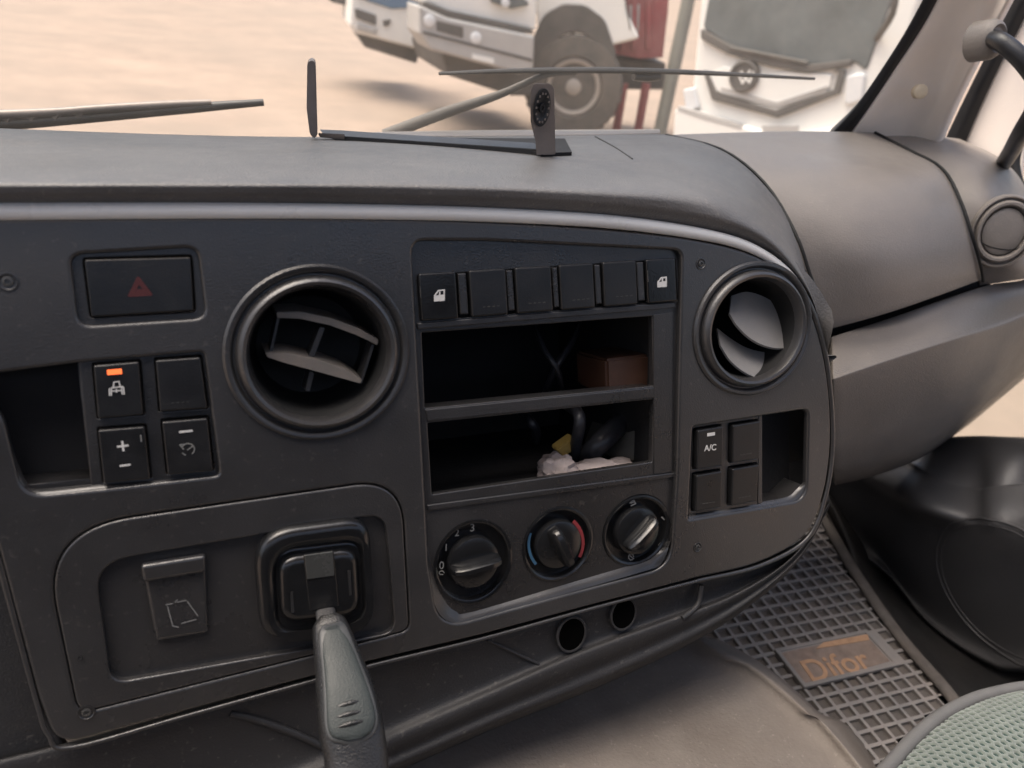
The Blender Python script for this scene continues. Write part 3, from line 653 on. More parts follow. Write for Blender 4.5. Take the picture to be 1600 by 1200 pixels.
# ---- lower dashboard below the front panel
A = [(-200,1250),(112,1175),(320,1118),(560,1052),(750,1006),(920,960),(1088,915),(1188,891),(1264,850),(1296,775)]
B = [(-200,1480),(112,1370),(330,1275),(600,1158),(757,1088),(906,1022),(1050,968),(1150,928),(1240,868),(1296,785)]
Cc = [(-200,1525),(112,1415),(335,1317),(622,1197),(779,1128),(935,1066),(1092,992),(1186,930),(1254,866),(1297,790)]
rows = [[F.at(x-2,y-16,-14*mm) for x,y in A], [F.at(x-1,y-6,-7.5*mm) for x,y in A], [F.at(x+(u-x)*.35,y+(v-y)*.35,-9*mm) for (x,y),(u,v) in zip(A,B)], [F.at(x+(u-x)*.8,y+(v-y)*.8,-8*mm) for (x,y),(u,v) in zip(A,B)], [F.at(x,y,-1*mm) for x,y in B],
        [F.at(x+(u-x)*.3,y+(v-y)*.3,0*mm) for (x,y),(u,v) in zip(B,Cc)], [F.at(x+(u-x)*.6,y+(v-y)*.6,-3*mm) for (x,y),(u,v) in zip(B,Cc)], [F.at(x,y,-2*mm) for x,y in Cc], [F.at(x-6,y+10,-30*mm) for x,y in Cc], [F.at(x-4,y+8,-110*mm) for x,y in Cc]]
loft('lower_panel', rows, M['lower'], dash, 5, 5, 0)
for x, y, r in ((892,990,15.5),(973,958,14.5)):
    c = F.uv(x, y, -6*mm)
    k = lathe('accessory_socket', F, [(r*mm,-4*mm),(r*mm,-2.0*mm),(r*mm*.95,-1.3*mm),(r*mm*.86,-1.6*mm),(r*mm*.82,-3*mm)], c, M['lower'], dash, 36, .84, 1.0, cap1=False, W=F.W @ Matrix.Translation((0,0,-2.6*mm)))
    lathe('socket_shade', F, [(r*mm*.85,-1.8*mm),(r*mm*.55,-2.4*mm)], c, M['hole_shade'], k, 30, .84, 1.0, W=F.W @ Matrix.Translation((0,0,-2.6*mm)))  # flat black disc painted as shade, no opening behind it
tube('panel_crease', [F.at(762,1000,-7*mm), F.at(800,1018,-8*mm), F.at(842,1038,-8*mm)], 1.3*mm, M['lower'], dash, 8, 4)
tube('panel_crease', [F.at(1096,914,-4*mm), F.at(1090,945,-3*mm), F.at(1066,966,1*mm)], 2.2*mm, M['lower'], dash, 8, 4)
tube('panel_crease', [F.at(360,1114,-8*mm), F.at(400,1124,-8*mm), F.at(470,1150,-8*mm), F.at(540,1185,-8*mm)], 2.6*mm, M['lower'], dash, 8, 4)
plate('column_panel', F, Q([(-500,620),(-70,600),(4,700),(0,868),(60,1100),(110,1180),(160,1420),(-500,1500)], 2, -16*mm), [], -24*mm, -16*mm, M['lower'], dash, 2*mm)

# ---- defroster ledge and seams; dark slab paints the shaded slot behind the bracket
dtray = bmesh.new()
loft('defroster_ledge', [[ony(560,212,.80),ony(700,212,.80),ony(860,211,.80),ony(1030,208,.80)], [ony(560,208,.82),ony(700,206,.82),ony(860,205,.82),ony(1030,204,.82)], [ony(560,207,.86),ony(700,204,.86),ony(860,203,.86),ony(1030,202,.86)]], M['lid'], dash, 4, 3, .006)
gp = [onpad(700,220,.003), onpad(882,221,.003), onpad(893,243,.003), onpad(846,245,.003)]
prism('slot_shade', gp, (0,0,-.02), M['dark'], dash)  # dark slab lying on the pad, painting the shade of a recess
tube('pad_seam', [onpad(930,214,.0004), onpad(960,230,.0004), onpad(988,249,.0004)], .7*mm, M['lower'], dash, 6, 2)
tube('lid_seam', [ony(1041,211,.796),ony(1126,233,.697),ony(1194,285,.617),ony(1242,363,.548),ony(1266,430,.522),ony(1288,495,.502)], 1.7*mm, M['duct'], dash, 6, 4)
tube('lid_seam', [ony(1367,207,.796),ony(1424,236,.727),ony(1473,264,.657),ony(1501,314,.607),ony(1520,372,.577),ony(1533,418,.572),ony(1536,439,.577)], 1.9*mm, M['duct'], dash, 6, 4)

# ================================================================== PARKING / GEAR LEVER
lev = thing('hand_lever', 'black lever with grey thumb insert hanging below its square dash housing', 'lever', F.at(510,965,6*mm))
def tub(rows_, m, nm, par, n=20, e=2.6):
    """loft of rounded-square sections: (px, py, height over panel, half width, half depth)"""
    C = crom([Vector((*F.uv(x,y,z), z)) for x,y,z,_,_ in rows_], 5)
    Wd = crom([Vector((w,d,0)) for *_,w,d in rows_], 5)
    bm = bmesh.new(); rings = []
    for i, c in enumerate(C):
        t = (C[min(i+1,len(C)-1)]-C[max(i-1,0)]).normalized(); a = Vector((1,0,0)); a = (a-t*(a@t)).normalized(); b = a.cross(t)
        if b.z < 0: b = -b
        w, d, _ = Wd[i]; ring = []
        for k in range(n):
            th = 2*math.pi*k/n; cs, sn = math.cos(th), math.sin(th)
            ring.append(bm.verts.new(c + a*w*math.copysign(abs(cs)**(2/e), cs) + b*d*math.copysign(abs(sn)**(2/e), sn)))
        rings.append(ring)
    for x, y in zip(rings, rings[1:]):
        for k in range(n): bm.faces.new((x[k], x[(k+1)%n], y[(k+1)%n], y[k]))
    bm.faces.new(rings[0]); bm.faces.new(rings[-1])
    return link(nm, finish(bm, ang=60), m, par, F.W)
tub([(507,945,4*mm,6*mm,2*mm),(510,965,12*mm,6.5*mm,2.4*mm),(514,990,20*mm,7*mm,3*mm)], M['lower'], 'lever_neck', lev)
tub([(513,962,14*mm,6*mm,4*mm),(515,972,17*mm,10*mm,6*mm),(518,990,22*mm,12*mm,8*mm),(530,1040,36*mm,15*mm,11*mm),(541,1090,50*mm,18*mm,13*mm),(549,1140,62*mm,19*mm,14*mm),(556,1180,70*mm,18.5*mm,13.5*mm),(562,1260,84*mm,18*mm,13*mm),(570,1330,96*mm,16*mm,12*mm)], M['grip'], 'grip', lev, 28, 2.5)
tub([(518,974,26.2*mm,6.2*mm,2*mm),(521,990,29.2*mm,9.4*mm,2.6*mm),(533,1040,45*mm,12*mm,3*mm),(544,1090,60.4*mm,14.6*mm,3*mm),(550,1130,70*mm,15.6*mm,3*mm),(553.5,1150,74.6*mm,13*mm,2.6*mm),(554.5,1161,76.6*mm,7*mm,1.6*mm)], M['piping_dark'], 'insert_piping', lev, 24, 2.3)
ins = tub([(518,978,27*mm,5*mm,2*mm),(521,992,30*mm,8*mm,2.6*mm),(533,1040,46*mm,10.5*mm,3*mm),(544,1090,61.5*mm,13*mm,3*mm),(550,1128,71*mm,14*mm,3*mm),(553,1146,75*mm,11.5*mm,2.6*mm),(554,1155,77*mm,6*mm,1.6*mm)], M['gripin'], 'thumb_insert', lev, 24, 2.3)
for y0, hw in ((1098,27),(1114,29),(1129,28)):
    xm = 543+(y0-1090)*.14; z = 61.5*mm+(y0-1090)*.00025+2.6*mm
    bm = bmesh.new(); pts = [F.at(xm+hw*t, y0-7*t-3*(1-t*t)+4, z-1.2*mm*t*t) for t in (-1,-.6,-.2,.2,.6,1)]
    tube_bm(bm, pts, [.25*mm,1.0*mm,1.4*mm,1.4*mm,1.0*mm,.25*mm], 8, 4)
    link('thumb_rib', finish(bm, ang=60), M['grip'], ins)

# ================================================================== THINGS IN THE RADIO OPENING
def crumple(name, px, py, z, sx, sy, sz, m, seed, lab, cat):
    rnd = random.Random(seed); bm = bmesh.new(); bmesh.ops.create_icosphere(bm, subdivisions=4, radius=1)
    from mathutils import noise
    for v in bm.verts:
        d = 1+.35*noise.noise(v.co*1.8+Vector((seed,0,0)))+.18*noise.noise(v.co*4.5); v.co = Vector((v.co.x*sx*d, v.co.y*sy*d, v.co.z*sz*d))
    c = F.uv(px, py, z); o = link(name, finish(bm, ang=30), m, None, F.W @ Matrix.Translation((c.x, c.y, z)))
    return tag(o, lab, cat)
crumple('crumpled_tissue', 870, 742, -.035, .017, .017, .018, M['tissue'], 3, 'pale crumpled tissue in the lower radio slot', 'tissue')
crumple('paper_scrap', 934, 739, -.028, .032, .0105, .02, M['tissue'], 9, 'flat pinkish paper scrap on the sill of the lower radio slot', 'paper')
yt = [F.W.inverted() @ F.at(*p) for p in [(870,703,-.06),(898,683,-.06),(906,697,-.06),(880,716,-.06)]]
tag(prism('connector_tab', yt, (0,.001,-.012), M['yellow'], None, .001, F.W), 'small yellow tab among wires in the radio opening', 'connector')
oc = [F.W.inverted() @ F.at(*p) for p in [(947,562,-.022),(1022,553,-.022),(1024,610,-.022),(949,618,-.022)]]
tag(prism('relay_box', oc, (0,0,-.05), M['orange'], None, .002, F.W), 'dim orange brown box at the right of the upper radio slot', 'relay')
for i, (pts, lab) in enumerate((([(880,628,-.10),(905,650,-.05),(900,700,-.06),(905,735,-.08)], 'black cable hanging left of the yellow tab in the radio slot'), ([(1000,630,-.11),(965,665,-.06),(930,700,-.05),(900,725,-.09)], 'thick black cable slanting across the lower radio slot'), ([(815,645,-.12),(830,660,-.09),(838,675,-.10),(836,700,-.14)], 'short dark wire at the left of the lower radio slot'), ([(835,505,-.10),(850,545,-.07),(872,580,-.06),(880,622,-.10)], 'thin cable hanging in the middle of the upper radio slot'), ([(905,505,-.12),(890,540,-.09),(868,575,-.08),(850,620,-.11)], 'cable crossing towards the lower left in the upper radio slot'))):
    tag(tube('loose_wire', [F.at(*p) for p in pts], (.005,.009,.004,.0022,.003)[i], M['wire'], None, 10, 6), lab, 'wire', 'wires in the radio opening')

# ================================================================== BRACKET ON THE DASHBOARD
brk = thing('tablet_bracket', 'bare metal bracket with two upright ears standing on the dashboard pad', 'bracket', onpad(680,226))
def ear(px_out, foot, thick, m, nm):
    dpt = foot.y; P3 = [ony(x, y, dpt) for x, y in px_out]
    return prism(nm, P3, thick, m, brk, .0008)
f0, f1 = onpad(505,217), onpad(850,243)
y0, y1 = f0.y-.012, f1.y-.006
def onbar(px, py):
    """a point in the upright plane that holds the bar (it runs slantwise over the pad)"""
    d = ray(px, py); k = (y1-y0)/(f1.x-f0.x); t = (y0-k*f0.x)/(d.y-k*d.x); return d*t
prism('base_bar', [onbar(505,211), onbar(540,213), onbar(850,234), onbar(866,243), onbar(840,243), onbar(530,222)], (0,.022,.001), M['black'], brk, .0006)
prism('bar_end', [onbar(497,210),onbar(538,212),onbar(538,219),onbar(500,215)], (0,-.002,.002), M['steel'], brk, .0004)
e1 = prism('upright_ear', [ony(x,y,y0) for x,y in ((480,100),(484,95),(490,95),(493,101),(496,212),(490,217),(484,209),(479,170))], tuple(Vector((.004,.022,0))), M['steel'], brk, .0008)
y2 = y1-.004
e2 = prism('upright_ear', [ony(x,y,y2) for x,y in ((829,140),(834,131),(858,130),(866,138),(868,242),(838,243),(838,222),(829,190))], (.0008,.002,0), M['steel'], brk, .0006)
rc = ony(846,168,y2-.0005)
RF = Frame(rc, (1,0,0), (0,0,1))
rs = lathe('toothed_rosette', RF, [(.0118,0),(.0118,.0016),(.0095,.0020),(.0075,.0010),(.006,.0006)], (0,0), M['black'], e2, 28, .62, 1.25)
for k in range(14):
    a = 2*math.pi*k/14
    box('tooth', (.0089*math.cos(a)*.62, .0089*math.sin(a)*1.25, .0022), (.0011,.0016,.0014), M['steel'], rs, 0, RF.W)
lathe('bolt_hole', RF, [(.003,.0004),(.003,.0024),(.0016,.0024),(.0014,.0010)], (0,0), M['black'], rs, 14, .8, 1.2)

# ================================================================== WINDSCREEN, WIPERS, PILLAR
ws = thing('windscreen', 'dusty curved windscreen glass above the dashboard', 'windscreen', (0,.84,-.16))
def wpt(x, t): # t 0 base .. 1 top
    return Vector((x, .845-.30*t-.05*(x/1.1)**2*0, -.175+.84*t))
bm = bmesh.new(); g = {}
for i in range(13):
    for j in range(9): g[i,j] = bm.verts.new(wpt(-1.25+2.125*i/12, j/8)+Vector((0,-.012*((i-6)/6)**2,0)))
for i in range(12):
    for j in range(8): bm.faces.new((g[i,j],g[i+1,j],g[i+1,j+1],g[i,j+1]))
link('glass_pane', finish(bm, ang=180), M['windscreen'], ws)
def yw(px, py):  # where a sight line meets the windscreen
    d = ray(px, py); k = .30/.84   # y = .845-.0 - k*(z+.175)
    t = (.845-k*.175)/(d.y+k*d.z); return d*t
def ywo(px, py, o=.03): d = ray(px,py); k=.30/.84; return d*((.845+o-k*.175)/(d.y+k*d.z))
seal_px = [(1306,203),(1345,160),(1390,100),(1428,40),(1466,-40),(1500,-120)]
def strip(name, a, b, m, parent, ya, yb):
    return loft(name, [[ony(x,y,ya(i)) for i,(x,y) in enumerate(a)], [ony((x+u)/2,(y+v)/2,(ya(i)+yb(i))/2-.006) for i,((x,y),(u,v)) in enumerate(zip(a,b))], [ony(u,v,yb(i)) for i,(u,v) in enumerate(b)]], m, parent, 5, 4, .012)
ysl = lambda i: .822-.018*i
strip('window_seal', [(1296,215),(1338,168),(1384,102),(1424,38),(1460,-30),(1500,-110)], [(1330,215),(1364,168),(1408,102),(1450,38),(1487,-30),(1530,-110)], M['rubber'], ws, ysl, ysl)

pil = thing('windscreen_pillar', 'pale grey pillar lining to the right of the windscreen', 'pillar', (.95,.75,-.14))
pa = [(1328,218),(1362,170),(1406,104),(1448,40),(1484,-28),(1526,-108)]
pb = [(1385,222),(1420,165),(1462,100),(1500,38),(1537,-30),(1578,-110)]
pc = [(1428,226),(1460,165),(1495,100),(1531,38),(1568,-30),(1606,-110)]
pd_ = [(1462,232),(1491,165),(1523,100),(1557,38),(1593,-30),(1632,-110)]
loft('pillar_lining', [[ony(x,y,.815-.018*i) for i,(x,y) in enumerate(pa)], [ony(x,y,.80-.018*i) for i,(x,y) in enumerate(pb)], [ony(x,y,.788-.021*i) for i,(x,y) in enumerate(pc)], [ony(x,y,.765-.026*i) for i,(x,y) in enumerate(pd_)], [ony(x+6,y+2,.80-.018*i) for i,(x,y) in enumerate(pd_)]], M['pillar'], pil, 6, 6, .006)
cc = ony(1438,143,.756); cn = Vector((-.35,-.9,.15)).normalized(); cu_ = Vector((0,0,1)).cross(cn).normalized()
CF = Frame(cc, cu_, cn.cross(cu_))
tag(lathe('trim_clip', CF, [(.0088,-.006),(.0088,.002),(.007,.0034),(.003,.004)], (0,0), mat('clip plastic', (.60,.50,.36), .5), pil, 20), 'small cream trim clip')

gh = thing('grab_handle', 'black curved grab handle on a pale mount beside the pillar', 'handle', ony(1545,60,.70))
hc = ony(1546,62,.668); hn = Vector((-.1,-.9,.2)).normalized(); hu = Vector((0,0,1)).cross(hn).normalized(); HF = Frame(hc, hu, hn.cross(hu))
lathe('handle_mount', HF, [(.022,-.02),(.0215,.003),(.019,.009),(.015,.012),(.012,.009)], (0,0), M['lid'], gh, 32, .78, 1.0)
tube('handle_bar', [ony(1547,60,.665), ony(1568,68,.64), ony(1600,97,.615), ony(1624,135,.60), ony(1618,168,.60), ony(1596,207,.62), ony(1579,238,.66), ony(1562,264,.73)], [.0098]*8, M['handle'], gh, 14, 8)

# wipers lie on the outside of the glass
w1 = thing('wiper', 'thin right wiper blade lying across the middle of the windscreen', 'wiper', ywo(980,116), 'windscreen wipers')
tube('blade', [ywo(686,115), ywo(800,111), ywo(950,110), ywo(1100,114), ywo(1272,123)], [.0025,.0042,.0052,.0042,.0025], M['rubber'], w1, 8, 6, flat=.7)
tube('arm', [ywo(600,212), ywo(690,178), ywo(780,148), ywo(850,118), ywo(900,113)], [.007,.0065,.0045,.0035,.003], M['tdark'], w1, 8, 5)
tube('blade_holder', [ywo(990,119), ywo(1010,121), ywo(1030,119)], .005, M['black'], w1, 8, 3)
w2 = thing('wiper', 'left wiper blade with open bridge frame at the edge of the windscreen', 'wiper', ywo(200,176), 'windscreen wipers')
tube('blade', [ywo(-120,205), ywo(0,195), ywo(150,183), ywo(300,169), ywo(412,160)], [.006,.006,.005,.005,.0035], M['black'], w2, 8, 5)
tube('bridge', [ywo(-120,182), ywo(0,179), ywo(100,174), ywo(150,170), ywo(250,164), ywo(330,160)], [.0045,.0045,.004,.004,.004,.003], M['steel'], w2, 8, 4)
for x, y in ((-70,184),(18,179),(55,177),(92,175),(128,172)): tube('bridge_link', [ywo(x,y), ywo(x-8,y+12)], .004, M['steel'], w2, 6, 1)

# ================================================================== PASSENGER DOOR
door = thing('passenger_door', 'black passenger door with ledge and round speaker grille', 'door', (1.1,.3,-.9))
DX = 1.12
# lining: rows from the window sill down to the sill plate
dr = [
    [onx(1275,660,1.13),onx(1395,700,1.13),onx(1455,686,1.13),onx(1520,681,1.13),onx(1600,683,1.13),onx(1950,690,1.13)],
    [onx(1280,665,1.1),onx(1400,705,1.1),onx(1456,694,1.1),onx(1520,690,1.1),onx(1600,692,1.1),onx(1950,698,1.1)],
    [onz(1278,677,-0.7)+Vector((.004,0,.006)),onz(1398,717,-0.635)+Vector((.004,0,.006)),onz(1452,743,-0.615)+Vector((.004,0,.006)),onz(1520,762,-0.6)+Vector((.004,0,.006)),onz(1600,755,-0.565)+Vector((.004,0,.006)),onz(1950,737,-0.53)+Vector((.004,0,.006))],
    [onz(1278,682,-0.7),onz(1398,722,-0.635),onz(1452,748,-0.615),onz(1520,767,-0.6),onz(1600,760,-0.565),onz(1950,742,-0.53)],
    [onz(1258,712,-0.714),onz(1378,752,-0.649),onz(1440,790,-0.629),onz(1520,810,-0.614),onz(1600,804,-0.579),onz(1950,786,-0.544)],
    [onx(1230,710,1.045),onx(1350,770,1.02),onx(1420,815,1.012),onx(1510,840,1.01),onx(1600,838,1.01),onx(1950,822,1.01)],
    [onx(1215,740,1.06),onx(1335,800,1.04),onx(1410,870,1.035),onx(1500,920,1.035),onx(1600,930,1.035),onx(1950,920,1.035)],
    [onx(1232,790,1.06),onx(1352,850,1.06),onx(1430,940,1.06),onx(1520,1000,1.055),onx(1600,1015,1.055),onx(1950,1010,1.055)],
    [onx(1252,825,1.045),onx(1372,885,1.045),onx(1450,972,1.045),onx(1540,1033,1.045),onx(1610,1046,1.045),onx(1950,1046,1.045)],
    [onx(1252,830,1.085),onx(1372,890,1.085),onx(1450,978,1.085),onx(1540,1040,1.085),onx(1610,1052,1.085),onx(1950,1052,1.085)],
]
loft('door_lining', dr, M['door'], door, 6, 6, 0)
_d = [o for o in door.children if o.name.startswith('door_lining')][0]; _W = wmat(_d)
door_bvh = BVHTree.FromPolygons([_W @ v.co for v in _d.data.vertices], [list(p.vertices) for p in _d.data.polygons])
sc_ = onx(1572,925,1.03)
for rad, tr_ in ((.108,.0018),(.100,.0010)):
    ring = []
    for k in range(41):
        a = 2*math.pi*k/40; h = door_bvh.ray_cast(Vector((.85, sc_.y+rad*math.cos(a), sc_.z+rad*math.sin(a))), Vector((1,0,0)))
        if h[0] is not None: ring.append(h[0]-Vector((tr_*.3,0,0)))
    if len(ring) > 6: tube('speaker_ring', ring, tr_, M['door'], door, 8, 1)
# window frame: pale upright with rubber, pane
plateW = Frame(Vector((1.13,.3,0)), (0,-1,0), (0,0,1))
wo_ = [plateW.uv(*p) for p in ((1497,232),(1640,-40))]
# upright between pillar and window
def xstrip(nm, a, b, m, xa, xb, par): return loft(nm, [[onx(x,y,xa) for x,y in a], [onx((x+u)/2,(y+v)/2,(xa+xb)/2-.004) for (x,y),(u,v) in zip(a,b)], [onx(x,y,xb) for x,y in b]], m, par, 5, 4, .01)
xstrip('door_seal', [(1470,235),(1502,168),(1534,104),(1566,40),(1600,-30),(1640,-110)], [(1500,240),(1530,170),(1560,106),(1592,44),(1628,-26),(1670,-106)], M['rubber'], 1.06, 1.08, door)
xstrip('window_frame', [(1498,240),(1528,170),(1558,106),(1590,44),(1626,-26),(1668,-106)], [(1590,300),(1602,200),(1625,110),(1650,50),(1680,-26),(1720,-106)], M['pillar'], 1.085, 1.10, door)
tube('window_gasket', [onx(*p,1.098) for p in ((1660,80),(1625,150),(1602,200),(1588,235),(1586,268),(1600,300),(1640,310))], .0075, M['rubber'], door, 10, 6)
prism('door_glass', [onx(*p,1.118) for p in ((1470,690),(1950,698),(1990,100),(1600,200),(1560,320))], (.004,0,0), M['sideglass'], door)

# ================================================================== FLOOR: MAT, SILL, TUNNEL, SEAT
ZM = -.78
fm = thing('floor_mat', 'grey rubber floor mat with waffle cells and rusty lettered plate', 'floor mat', (.8,.5,ZM))
def inside(p, poly):
    c = False; n = len(poly)
    for i in range(n):
        a, b = poly[i], poly[i-1]
        if (a.y > p.y) != (b.y > p.y) and p.x < (b.x-a.x)*(p.y-a.y)/(b.y-a.y)+a.x: c = not c
    return c
mpoly = [onz(x,y,ZM).xy for x,y in ((1270,790),(1300,845),(1332,900),(1400,998),(1482,1095),(1400,1175),(1380,1240),(1300,1260),(1040,1040),(1000,940))]
tl, tr, br_, bl_ = [onz(x,y,ZM) for x,y in ((1213,1019),(1352,989),(1397,1040),(1259,1073))]
yaw = math.atan2((tr-tl).y, (tr-tl).x)
ca, sa = math.cos(yaw), math.sin(yaw)
def loc(p): d = Vector(p).xy-tl.xy; return Vector((d.x*ca+d.y*sa, -d.x*sa+d.y*ca))
def glo(u, v, z): return Vector((tl.x+u*ca-v*sa, tl.y+u*sa+v*ca, z))
px_, py_, bw, dp = .0215, .0195, .0046, .0055
lw, lh = (tr-tl).length, (bl_-tl).length
bm = bmesh.new(); vc = {}; low_faces = set()
def gv(u, v, z):
    k = (round(u,5), round(v,5), round(z,5))
    if k not in vc:
        lift = max(0, v-.20)**2*1.2
        vc[k] = bm.verts.new(glo(u, v, ZM+z+lift))
    return vc[k]
for i in range(-22, 26):
    for j in range(-22, 26):
        u0_, v0_ = i*px_, j*py_
        cpt = glo(u0_+px_/2, v0_+py_/2, 0)
        if not inside(cpt.xy, mpoly): continue
        if -.3*px_ < u0_+px_/2 < lw+.3*px_ and -lh-.3*py_ < v0_+py_/2 < .3*py_: 
            solid = True
        else: solid = False
        o = [(u0_,v0_),(u0_+px_,v0_),(u0_+px_,v0_+py_),(u0_,v0_+py_)]
        if solid: bm.faces.new([gv(*p,0) for p in o]); continue
        h = bw/2*random.uniform(.9,1.15); q = [(u0_+h,v0_+h),(u0_+px_-h,v0_+h),(u0_+px_-h,v0_+py_-h),(u0_+h,v0_+py_-h)]
        O_ = [gv(*p,0) for p in o]; T_ = [gv(*p,0) for p in q]; B_ = [gv(p[0],p[1],-dp) for p in q]
        for k in range(4):
            bm.faces.new((O_[k],O_[(k+1)%4],T_[(k+1)%4],T_[k])); bm.faces.new((T_[k],T_[(k+1)%4],B_[(k+1)%4],B_[k]))
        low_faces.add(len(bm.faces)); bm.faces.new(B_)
ms_ = finish(bm, False); wsheet = link('waffle_sheet', ms_, M['mat_'], fm); ms_.materials.append(M['cell_shade_border'])
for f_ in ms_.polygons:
    if f_.index in low_faces: f_.material_index = 1  # cell floors take the tone that stands in for shade
tube('mat_border', [onz(x,y,ZM)+Vector((.006,0,.003)) for x,y in ((1268,780),(1300,845),(1332,900),(1400,998),(1482,1095),(1500,1140))], .010, M['cell_shade_border'], fm, 10, 6, flat=.6)
LFm = Frame(tl, (ca,sa,0), (-sa,ca,0))
pl = plate('name_plate', LFm, [Vector((0,0)),Vector((lw,0)),Vector((lw,-lh)),Vector((0,-lh))][::-1], [], -.003, .0025, M['mat_'], fm, .001)
tag(pl, 'rust stained plate lettered Difor')
plate('plate_rim', LFm, fillet([Vector((-.003,.003)),Vector((lw+.003,.003)),Vector((lw+.003,-lh-.003)),Vector((-.003,-lh-.003))], .002), [fillet([Vector((.003,-.003)),Vector((lw-.003,-.003)),Vector((lw-.003,-lh+.003)),Vector((.003,-lh+.003))], .002)], -.002, .0045, M['mat_'], pl, .001)
plate('rust_stain', LFm, fillet([Vector((.004,-.005)),Vector((lw*.6,-.005)),Vector((lw-.005,-.004)),Vector((lw-.005,-lh+.006)),Vector((lw*.4,-lh+.004)),Vector((.004,-lh+.004))], .002), [], .0024, .0028, M['rust'], pl, .0001)
text('lettering', 'Difor', LFm, 1306, 1041, 29, .0029, M['rusty_letter'], pl, 0, .1, .0006, bold=.012)
plate('orange_bar', LFm, [LFm.uv(x,y,.003) for x,y in ((1275,1014),(1286,1004),(1356,991),(1358,1000))][::-1], [], .0026, .0036, M['rusty_letter'], pl, .0002)
# door sill: dark step between mat and door
loft('door_sill', [[onz(x,y,-.79) for x,y in ((1270,760),(1305,835),(1340,900),(1410,998),(1492,1095),(1560,1190))], [onx(x,y,.985) for x,y in ((1292,775),(1325,838),(1362,905),(1440,1000),(1530,1080),(1620,1150))], [onx(x,y,1.06) for x,y in ((1300,770),(1340,835),(1385,905),(1465,985),(1560,1050),(1650,1090))], [onx(x,y,1.09) for x,y in ((1310,750),(1350,810),(1400,880),(1480,955),(1570,1010),(1660,1050))]], M['floor'], cab, 5, 5, 0)

tun = thing('engine_tunnel', 'beige grey vinyl cover over the engine tunnel below the dashboard', 'engine cover', (.2,.2,-.6))
zt = -.565
tr_ = [
    [Vector((-.35,.62,zt)), Vector((-.1,.62,zt)), Vector((.15,.62,zt+.004)), Vector((.33,.62,zt)), Vector((.40,.60,zt-.01)), onz(1090,988,zt-.02), onz(1092,990,-.85)],
    [Vector((-.35,.45,zt)), Vector((-.1,.45,zt+.003)), Vector((.15,.45,zt)), Vector((.33,.45,zt+.006)), onz(1075,1012,zt+.002), onz(1120,1006,zt-.012), onz(1128,1000,-.85)],
    [Vector((-.35,.37,zt)), Vector((-.1,.37,zt)), Vector((.15,.37,zt+.004)), Vector((.32,.37,zt)), onz(1140,1050,zt+.003), onz(1193,1046,zt-.012), onz(1200,1042,-.85)],
    [Vector((-.35,.27,zt)), Vector((-.1,.27,zt+.003)), Vector((.15,.27,zt+.001)), Vector((.33,.27,zt+.005)), onz(1225,1120,zt+.004), onz(1268,1112,zt-.012), onz(1276,1108,-.85)],
    [Vector((-.35,.12,zt)), Vector((-.1,.12,zt)), Vector((.15,.12,zt+.003)), Vector((.33,.12,zt)), onz(1330,1232,zt+.003), onz(1372,1222,zt-.012), onz(1382,1218,-.85)],
    [Vector((-.35,-.2,zt)), Vector((-.1,-.2,zt)), Vector((.15,-.2,zt)), Vector((.33,-.2,zt)), Vector((.44,-.2,zt)), Vector((.47,-.2,zt-.02)), Vector((.475,-.2,-.85))],
]
loft('vinyl_cover', tr_, M['tunnel'], tun, 6, 6, 0, flip=False)

seat = thing('passenger_seat', 'passenger seat corner in pale green honeycomb fabric with grey piping', 'seat', (.75,.0,-.86))
ZS = -.55
edge_px = [(1352,1235),(1392,1192),(1430,1150),(1472,1115),(1520,1090),(1560,1078),(1610,1069),(1680,1066),(1760,1068)]
front = [onz(x,y,ZS) for x,y in edge_px]
cpt = Vector((.80,-.02,ZS+.03))
def seatpt(s, t):   # s along the front edge 0..1, t from the edge inward 0..1
    k = s*(len(front)-1); i = min(int(k), len(front)-2); e = front[i].lerp(front[i+1], k-i)
    p = e.lerp(cpt, t); p.z = ZS-.012+.05*(1-(1-min(1,t*3.2))**2) ; return p
fr_s = crom(front, 5)
loft('seat_cushion', [[p+Vector((0,0,-.30)) for p in front],[p+Vector((.004,-.004,-.06)) for p in front],[p+Vector((0,0,-.014)) for p in front],[p.lerp(cpt,.08)+Vector((0,0,.010)) for p in front],[p.lerp(cpt,.22)+Vector((0,0,.016)) for p in front],[p.lerp(cpt,.5)+Vector((0,0,.012)) for p in front],[p.lerp(cpt,.98)+Vector((0,0,.0)) for p in front]], M['fabric_in'], seat, 4, 5, 0)
tube('seat_piping', [p+Vector((0,0,-.004)) for p in front], .0062, M['piping'], seat, 10, 5)
